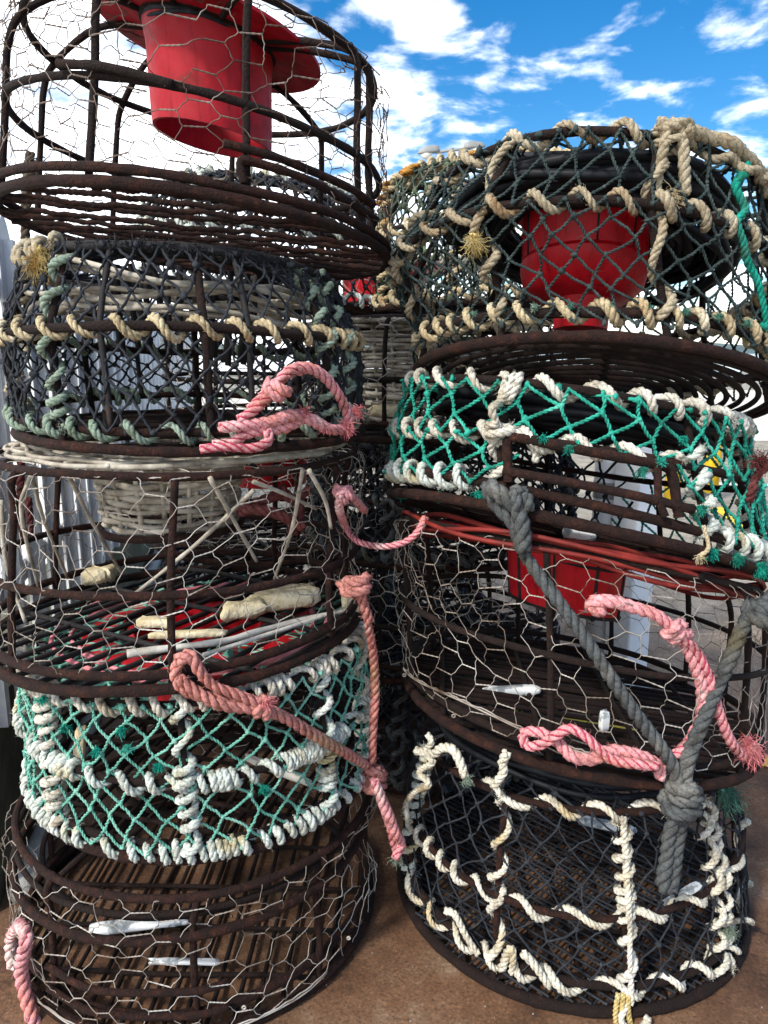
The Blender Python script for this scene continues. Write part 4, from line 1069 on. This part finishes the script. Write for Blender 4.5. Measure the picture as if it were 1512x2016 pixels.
# ------------------------------------------------------------------ setting
def groundmat():
    m, nt, b, out = nodes('rusty_concrete')
    tc = nt.nodes.new('ShaderNodeTexCoord')
    big = noise(nt, 1.3, 6, .6, vec=tc.outputs['Object']); mid = noise(nt, 9, 6, .65, vec=tc.outputs['Object']); fine = noise(nt, 170, 4, .7, vec=tc.outputs['Object'])
    r1 = ramp(nt, mid.outputs['Fac'], [(.28, (.065, .030, .014)), (.43, (.14, .066, .031)), (.56, (.185, .096, .050)), (.70, (.27, .175, .11))])
    r2 = ramp(nt, mid.outputs['Fac'], [(.3, (.20, .18, .14)), (.5, (.30, .27, .22)), (.7, (.38, .35, .30))])
    # rust staining round the stacks fades into cleaner concrete
    sep = nt.nodes.new('ShaderNodeSeparateXYZ'); nt.links.new(tc.outputs['Object'], sep.inputs[0])
    ln = nt.nodes.new('ShaderNodeVectorMath'); ln.operation = 'DISTANCE'; ln.inputs[1].default_value = (.1, 1.0, 0)
    nt.links.new(tc.outputs['Object'], ln.inputs[0])
    ad = nt.nodes.new('ShaderNodeMath'); ad.operation = 'MULTIPLY_ADD'; ad.inputs[1].default_value = 1.3
    nt.links.new(big.outputs['Fac'], ad.inputs[0]); nt.links.new(ln.outputs['Value'], ad.inputs[2])
    mr = nt.nodes.new('ShaderNodeMapRange'); mr.inputs[1].default_value = 1.9; mr.inputs[2].default_value = 3.6
    nt.links.new(ad.outputs[0], mr.inputs[0])
    mx = nt.nodes.new('ShaderNodeMix'); mx.data_type = 'RGBA'
    nt.links.new(mr.outputs[0], mx.inputs[0]); nt.links.new(r1.outputs['Color'], mx.inputs[6]); nt.links.new(r2.outputs['Color'], mx.inputs[7])
    sp = ramp(nt, fine.outputs['Fac'], [(.32, (.30, .28, .26)), (.45, (.85, .85, .85)), (.56, (1.0, 1.0, 1.0)), (.68, (1.75, 1.75, 1.7))])
    m2 = nt.nodes.new('ShaderNodeMix'); m2.data_type = 'RGBA'; m2.blend_type = 'MULTIPLY'; m2.inputs[0].default_value = .85
    nt.links.new(mx.outputs[2], m2.inputs[6]); nt.links.new(sp.outputs['Color'], m2.inputs[7])
    # streaks of wear across the far yard
    mp = nt.nodes.new('ShaderNodeMapping'); mp.inputs['Scale'].default_value = (.25, 2.2, 1); nt.links.new(tc.outputs['Object'], mp.inputs[0])
    st = noise(nt, 1.0, 5, .6, vec=mp.outputs[0]); sr = ramp(nt, st.outputs['Fac'], [(.35, (.7, .7, .7)), (.65, (1.15, 1.12, 1.06))])
    m3 = nt.nodes.new('ShaderNodeMix'); m3.data_type = 'RGBA'; m3.blend_type = 'MULTIPLY'; m3.inputs[0].default_value = 1
    nt.links.new(m2.outputs[2], m3.inputs[6]); nt.links.new(sr.outputs['Color'], m3.inputs[7])
    bl = noise(nt, 3.2, 8, .7, vec=tc.outputs['Object'], dist=.8); br = ramp(nt, bl.outputs['Fac'], [(.30, (.42, .38, .36)), (.44, (.95, .95, .95)), (.58, (1, 1, 1)), (.72, (1.35, 1.30, 1.25))])
    m4 = nt.nodes.new('ShaderNodeMix'); m4.data_type = 'RGBA'; m4.blend_type = 'MULTIPLY'; m4.inputs[0].default_value = .9
    nt.links.new(m3.outputs[2], m4.inputs[6]); nt.links.new(br.outputs['Color'], m4.inputs[7])
    vo = nt.nodes.new('ShaderNodeTexVoronoi'); vo.feature = 'DISTANCE_TO_EDGE'; vo.inputs['Scale'].default_value = 1.1
    wv = nt.nodes.new('ShaderNodeVectorMath'); wv.operation = 'MULTIPLY_ADD'; wv.inputs[1].default_value = (.35, .35, .35); nt.links.new(bl.outputs['Color'], wv.inputs[0]); nt.links.new(tc.outputs['Object'], wv.inputs[2]); nt.links.new(wv.outputs[0], vo.inputs['Vector'])
    vr = ramp(nt, vo.outputs['Distance'], [(.0, (.35, .32, .3)), (.006, (1, 1, 1))])
    m5 = nt.nodes.new('ShaderNodeMix'); m5.data_type = 'RGBA'; m5.blend_type = 'MULTIPLY'; m5.inputs[0].default_value = .8
    nt.links.new(m4.outputs[2], m5.inputs[6]); nt.links.new(vr.outputs['Color'], m5.inputs[7])
    nt.links.new(m5.outputs[2], b.inputs['Base Color']); b.inputs['Roughness'].default_value = .82
    bp = nt.nodes.new('ShaderNodeBump'); bp.inputs['Strength'].default_value = .45; bp.inputs['Distance'].default_value = .004
    nt.links.new(fine.outputs['Fac'], bp.inputs['Height']); nt.links.new(bp.outputs['Normal'], b.inputs['Normal'])
    return m


def sheet(name, pts, mat, kind='structure'):
    m = MB(); m.add(pts, [[0, 1, 2, 3]]); m.flat = True
    return m.build(name, mat, None, kind=kind)


sheet('ground', [(-40, -10, GZ), (40, -10, GZ), (40, 21, GZ), (-40, 21, GZ)], groundmat())
M['sunlit'] = mottled('sunlit_concrete', [(.3, (.50, .47, .40)), (.7, (.64, .61, .54))], 3, 6, .85, .2, 40, .003)
# concrete beyond the yard and behind the fence, sunlight put into its pale colour
sheet('pavement', [(-40, 9.0, GZ + .004), (40, 9.0, GZ + .004), (40, 20.9, GZ + .004), (-40, 20.9, GZ + .004)], M['sunlit'])
FD = np.array([-.18, .984]); F0 = np.array([-.78, 1.56]); FN = np.array([.984, .18])
a0 = F0 - FD * 2.0 - FN * .16; a1 = F0 + FD * 7.2 - FN * .16
sheet('path', [(*a0, GZ + .008), (*a1, GZ + .008), (a1[0] - 12, a1[1] - 1, GZ + .008), (a0[0] - 12, a0[1] - 1, GZ + .008)], M['sunlit'])
M['linepaint'] = mottled('worn_yellow_line', [(.34, (.35, .27, .10)), (.42, (.68, .46, .03)), (.7, (.76, .54, .05))], 14, 6, .7, 0)
M['linewhite'] = mottled('worn_white_line', [(.34, (.40, .39, .36)), (.45, (.68, .68, .66)), (.7, (.76, .76, .74))], 6, 6, .7, 0)


def line(name, p, q, w, mat, z):
    p = np.array(p); q = np.array(q); d = unit(q - p); n = np.array([-d[1], d[0]]) * w / 2
    return sheet(name, [(*(p - n), z), (*(q - n), z), (*(q + n), z), (*(p + n), z)], mat)


g = lambda px, py: (lambda d: d[:2] * (1 - GZ) / -d[2])(np.array([(px - 756) / FPX, CP - (py - 1008) / FPX * SP, -SP - (py - 1008) / FPX * CP]))
line('yellow_line', g(1300, 1455) + [-1.2, .55], g(1512, 1508) + [1.5, -.69], .062, M['linepaint'], GZ + .006)
line('yellow_line', g(1410, 1000), g(1640, 1155), .08, M['linepaint'], GZ + .006)
line('white_line', g(1300, 950), g(1700, 962), .11, M['linewhite'], GZ + .006)

m = MB(); n = 900
gx = rng.uniform(-.95, 1.6, n); gy = rng.uniform(.5, 3.2, n)
m.lumps(np.stack([gx, gy, np.full(n, GZ + .001)], -1), np.abs(rng.standard_normal(n)) * .0006 + .0005, .5)
m.build('grit', M['pipe'], None, kind='stuff')
# harbour: quay wall, water, far shore
fence_kw = dict(smooth=False)
m = MB(); m.box((0, 21.1, GZ + .16), (80, .35, .5)); m.box((0, 21.1, GZ + .44), (80, .45, .06))
tag(m.build('quay_wall', M['pipe'], None, (0, 21.1, 0)), 'low grey parapet wall along the far edge of the quay', 'wall')
wm, nt, b, out = nodes('harbour_water'); b.inputs['Base Color'].default_value = (.05, .09, .13, 1); b.inputs['Roughness'].default_value = .12
t = noise(nt, .6, 4, .6); bp = nt.nodes.new('ShaderNodeBump'); bp.inputs['Strength'].default_value = .25; bp.inputs['Distance'].default_value = .3
nt.links.new(t.outputs['Fac'], bp.inputs['Height']); nt.links.new(bp.outputs['Normal'], b.inputs['Normal'])
sheet('water', [(-4000, 20, -2.5), (4000, 20, -2.5), (4000, 6000, -2.5), (-4000, 6000, -2.5)], wm)
hm = mottled('far_hills', [(.3, (.06, .09, .10)), (.5, (.10, .14, .14)), (.7, (.20, .22, .20))], .012, 5, .95, 0)
n = 160; xs = np.linspace(-900, 1100, n)
hz = 14 + 7 * np.sin(xs / 130) + 4 * np.sin(xs / 47 + 1) + 1.5 * np.sin(xs / 17); hz = np.maximum(hz, 2)
prof = [(0, -3.0), (.15, .25), (.4, .62), (.7, .9), (1, 1.0), (1.4, .8), (1.9, .35), (2.2, -.3)]
G = np.stack([np.stack([xs, 900 + 160 * f + 12 * np.sin(xs / 60 + f * 3), (hz * h if h >= 0 else h * 1.0 + 0 * xs) + .8 * smooth_noise(n, 1, 3)[:, 0] * (h > 0)], -1) for f, h in prof])
m = MB(); m.grid(G); m.build('hills', hm, None, kind='structure')

# palisade fence on a concrete plinth
fp = lambda s, off=0.0, z=0.0: np.array([*(F0 + FD * s + FN * off), z])
ftop, frail, fpl = 1.285, 1.13, .335
fr = thing('palisade_fence', fp(0, 0, GZ), 'tall galvanised steel palisade fence running back beside the left stack', 'fence')
Rf = np.array([[FD[0], -FN[0], 0], [FD[1], -FN[1], 0], [0, 0, 1.0]])
s = -.19; k = 0
while s < 7.0 and k < 96:
    w = .105; h = ftop - .02 * rng.random()
    ol = np.array([(-w / 2, .29), (w / 2, .29), (w / 2, h - .05), (w / 4, h - .005), (0, h + .02), (-w / 4, h - .005), (-w / 2, h - .05)])
    m = MB(); m.prism(ol, .006, (Rf, fp(s, 0, 0)))
    m.prism(np.array([(-.012, .29), (.012, .29), (.012, h - .04), (-.012, h - .04)]), .022, (Rf, fp(s, .010, 0)))
    m.build('pale', M['fence'], fr)
    s += .176; k += 1
for zz in (frail, .52):
    m = MB(); m.box(fp(3.4, -.026, zz), (7.3, .04, .05), Rf); m.build('rail', M['fence'], fr)
for s in (-.12, 1.55, 3.45, 5.35):
    m = MB(); m.box(fp(s, -.085, .60), (.08, .07, 1.28), Rf); m.build('post', M['fence'], fr)
m = MB(); m.box(fp(3.4, -.08, (fpl + GZ) / 2 - .01), (7.4, .15, fpl - GZ - .0), Rf)
tag(m.build('plinth_wall', M['plinth'], None, fp(0, 0, GZ)), 'low concrete wall coloured dark as in shade under the palisade fence', 'wall')
m = MB(); m.tube(np.stack([fp(s, .035, GZ + .024) for s in np.linspace(-.28, 6.5, 30)]), .024, 14)
tag(m.build('pipe', M['pipe'], None, fp(0, .04, GZ)), 'grey pipe lying on the ground along the foot of the dark wall', 'pipe')

# white service post behind the right stack
wp = g(1228, 1345); ang = R(32); Rw = np.array([[math.cos(ang), -math.sin(ang), 0], [math.sin(ang), math.cos(ang), 0], [0, 0, 1.0]])


def rbox(m, c, sx, sy, z0, z1, bev, rot):
    ol = []
    for qx, qy, a0_ in ((1, 1, 0), (-1, 1, 90), (-1, -1, 180), (1, -1, 270)):
        for a in np.linspace(a0_, a0_ + 90, 5): ol.append((qx * (sx / 2 - bev) + bev * math.cos(R(a)), qy * (sy / 2 - bev) + bev * math.sin(R(a))))
    ol = np.array(ol); lv = []
    for s_, z in ((.02, z0), (1, z0), (1, z1 - bev), (1 - bev * 1.2 / sx, z1), (.02, z1)):
        lv.append(np.c_[ol * s_, np.full(len(ol), z)])
    G = np.stack(lv) @ rot.T + np.array([c[0], c[1], 0]); m.grid(G, wrap_j=True)


wroot = thing('service_post', (wp[0], wp[1], GZ), 'white square service post standing on the quay behind the right stack', 'post')
m = MB(); rbox(m, wp, .098, .098, GZ, .70, .008, Rw); o = m.build('post_body', M['whitepaint'], wroot); o.modifiers.new('e', 'EDGE_SPLIT').split_angle = R(35)
m = MB(); rbox(m, wp, .108, .108, .70, .735, .010, Rw); o = m.build('post_cap', M['whitepaint'], wroot); o.modifiers.new('e', 'EDGE_SPLIT').split_angle = R(35)
m = MB(); rbox(m, wp, .15, .15, GZ, GZ + .014, .004, Rw); m.build('base_plate', M['lampgrey'], wroot)
wp2 = g(1176, 1325); 
wroot = thing('service_post', (wp2[0], wp2[1], GZ), 'white round post standing just left of the white square service post', 'post')
u = np.linspace(0, 2 * PI, 28, endpoint=False)
G = np.stack([np.stack([wp2[0] + r_ * np.cos(u), wp2[1] + r_ * np.sin(u), np.full(28, z)], -1) for r_, z in ((.001, GZ), (.046, GZ), (.046, .66), (.043, .685), (.03, .70), (.001, .705))])
m = MB(); m.grid(G, wrap_j=True); m.build('post_body', M['whitepaint'], wroot)
u2 = np.linspace(0, 2 * PI, 28, endpoint=False); G = np.stack([np.stack([wp2[0] + r_ * np.cos(u2), wp2[1] + r_ * np.sin(u2), np.full(28, z)], -1) for r_, z in ((.047, .55), (.0475, .552), (.0475, .60), (.047, .602))])
m = MB(); m.grid(G, wrap_j=True); m.build('reflective_band', M['lampgrey'], wroot)

for px, lab in ((1322, 'left of two short yellow bollards far behind the teal netted pot'), (1396, 'right of two short yellow bollards far behind the teal netted pot')):
    bp_ = g(px, 986)
    root = thing('bollard', (bp_[0], bp_[1], GZ), lab, 'bollard', 'yellow bollards on the quay')
    G = np.stack([np.stack([bp_[0] + r_ * np.cos(u), bp_[1] + r_ * np.sin(u), np.full(28, z)], -1) for r_, z in ((.001, GZ), (.055, GZ), (.055, .40), (.050, .435), (.033, .455), (.001, .462))])
    m = MB(); m.grid(G, wrap_j=True); m.build('bollard_body', M['yellowpaint'], root)
    G = np.stack([np.stack([bp_[0] + r_ * np.cos(u), bp_[1] + r_ * np.sin(u), np.full(28, z)], -1) for r_, z in ((.001, GZ), (.085, GZ), (.085, GZ + .014), (.056, GZ + .016))])
    m = MB(); m.grid(G, wrap_j=True); m.build('base_plate', M['lampgrey'], root)

# street lamp far behind
lp = at(889, 292, 24.0); ll = thing('street_lamp', (lp[0], lp[1], GZ), 'twin headed grey street lamp rising behind the domed olive pot', 'street lamp')
m = MB(); m.tube(np.array([(lp[0], lp[1], GZ), (lp[0], lp[1], 2.5), (lp[0], lp[1], lp[2])]), [.13, .10, .07], 12); m.build('lamp_pole', M['lampgrey'], ll)
m = MB(); m.tube(np.array([at(858, 300, 24), at(889, 296, 24), at(918, 293, 24)]), .04, 8); m.build('lamp_arm', M['lampgrey'], ll)
for x0, x1, y0, y1 in ((866, 822, 296, 302), (912, 956, 291, 288)):
    p0, p1 = at(x0, y0, 24), at(x1, y1, 24); ax = unit(p1 - p0); L_ = np.linalg.norm(p1 - p0)
    t = np.array([0, .05, .25, .5, .8, .95, 1.0]); rad = np.array([.005, .12, .17, .17, .13, .07, .005])
    v = np.linspace(0, 2 * PI, 16, endpoint=False); up = np.array([0, 0, 1.0]); sd = np.array([0, 1.0, 0])
    G = np.stack([p0 + ax * L_ * tt + r_ * (np.cos(v)[:, None] * sd * .7 + np.clip(np.sin(v), -.25, 1)[:, None] * up) for tt, r_ in zip(t, rad)])
    m = MB(); m.grid(G, wrap_j=True); o = m.build('lamp_head', M['lampgrey'], ll)
    G = np.stack([p0 + ax * L_ * (.32 + .58 * tt) + r_ * (np.cos(v)[:, None] * sd * .65 + np.clip(np.sin(v), -1, .05)[:, None] * up) - [0, 0, .04] for tt, r_ in zip(np.linspace(0, 1, 6), (.005, .13, .16, .15, .10, .005))])
    m = MB(); m.grid(G, wrap_j=True); c_ = m.build('lamp_cover', M['lampglass'], o, base=BASE[ll.name]); c_.location = (0, 0, 0)

# ------------------------------------------------------------------ sky, sun, camera
SUN_EL = R(42)
sdir = unit(np.array([-.62, -.74, 0.0])); sv = np.array([sdir[0] * math.cos(SUN_EL), sdir[1] * math.cos(SUN_EL), math.sin(SUN_EL)])
w = bpy.data.worlds.new('World'); scene.world = w; w.use_nodes = True
nt = w.node_tree; bg = nt.nodes['Background']
sky = nt.nodes.new('ShaderNodeTexSky'); sky.sky_type = 'NISHITA'; sky.sun_disc = False
sky.sun_elevation = SUN_EL; sky.sun_rotation = math.atan2(sv[0], sv[1])
sky.air_density = 1.0; sky.dust_density = .3; sky.ozone_density = 3.0
hs = nt.nodes.new('ShaderNodeHueSaturation'); hs.inputs['Saturation'].default_value = 1.42; hs.inputs['Value'].default_value = .90
nt.links.new(sky.outputs[0], hs.inputs['Color'])
tc = nt.nodes.new('ShaderNodeTexCoord'); sep = nt.nodes.new('ShaderNodeSeparateXYZ'); nt.links.new(tc.outputs['Generated'], sep.inputs[0])


def math_(op, a, b=None, c=None):
    n_ = nt.nodes.new('ShaderNodeMath'); n_.operation = op
    for i, x in enumerate((a, b, c)):
        if x is None: continue
        if isinstance(x, (int, float)): n_.inputs[i].default_value = x
        else: nt.links.new(x, n_.inputs[i])
    return n_.outputs[0]


zz = math_('ADD', math_('MAXIMUM', sep.outputs['Z'], 0.0), .16)
cmb = nt.nodes.new('ShaderNodeCombineXYZ'); nt.links.new(math_('DIVIDE', sep.outputs['X'], zz), cmb.inputs[0]); nt.links.new(math_('DIVIDE', sep.outputs['Y'], zz), cmb.inputs[1])
cl = noise(nt, 1.9, 9, .56, vec=cmb.outputs[0], dist=.25); cl.inputs['Scale'].default_value = 4.4
# heavier cloud towards the left and low down
bx = nt.nodes.new('ShaderNodeMapRange'); bx.inputs[1].default_value = .16; bx.inputs[2].default_value = -.26; bx.inputs[3].default_value = 0; bx.inputs[4].default_value = .30
nt.links.new(sep.outputs['X'], bx.inputs[0])
bz = nt.nodes.new('ShaderNodeMapRange'); bz.inputs[1].default_value = .36; bz.inputs[2].default_value = .02; bz.inputs[3].default_value = 0; bz.inputs[4].default_value = .16
nt.links.new(sep.outputs['Z'], bz.inputs[0])
tot = math_('ADD', math_('ADD', cl.outputs['Fac'], bx.outputs[0]), bz.outputs[0])
mk = nt.nodes.new('ShaderNodeMapRange'); mk.interpolation_type = 'SMOOTHSTEP'; mk.inputs[1].default_value = .525; mk.inputs[2].default_value = .80
nt.links.new(tot, mk.inputs[0])
cr = ramp(nt, cl.outputs['Fac'], [(.35, (9, 9.8, 11)), (.62, (15, 15, 15))])
mx = nt.nodes.new('ShaderNodeMix'); mx.data_type = 'RGBA'
nt.links.new(mk.outputs[0], mx.inputs[0]); nt.links.new(hs.outputs[0], mx.inputs[6]); nt.links.new(cr.outputs[0], mx.inputs[7])
nt.links.new(mx.outputs[2], bg.inputs['Color']); bg.inputs['Strength'].default_value = .112

sd_ = bpy.data.lights.new('sun', 'SUN'); sd_.energy = 2.4; sd_.angle = R(6); sd_.color = (1, .95, .87)
so = bpy.data.objects.new('sun', sd_); COL.objects.link(so)
from mathutils import Vector
so.rotation_euler = Vector(sv).to_track_quat('Z', 'Y').to_euler(); so.location = (-3, -2, 6)

cam = bpy.data.cameras.new('camera'); co = bpy.data.objects.new('camera', cam); COL.objects.link(co)
cam.sensor_fit = 'VERTICAL'; cam.sensor_height = 34.6; cam.sensor_width = 25.95; cam.lens = 34.6 * FPX / 2016
cam.clip_start = .02; cam.clip_end = 9000
co.location = (0, 0, 1.0); co.rotation_euler = (PI / 2 - PITCH, 0, 0)
scene.camera = co
vs = scene.view_settings; vs.view_transform = 'Standard'; vs.look = 'None'; vs.gamma = 1; vs.use_curve_mapping = False; vs.exposure = .75
scene.render.resolution_x = 768; scene.render.resolution_y = 1024
scene.cycles.max_bounces = 8
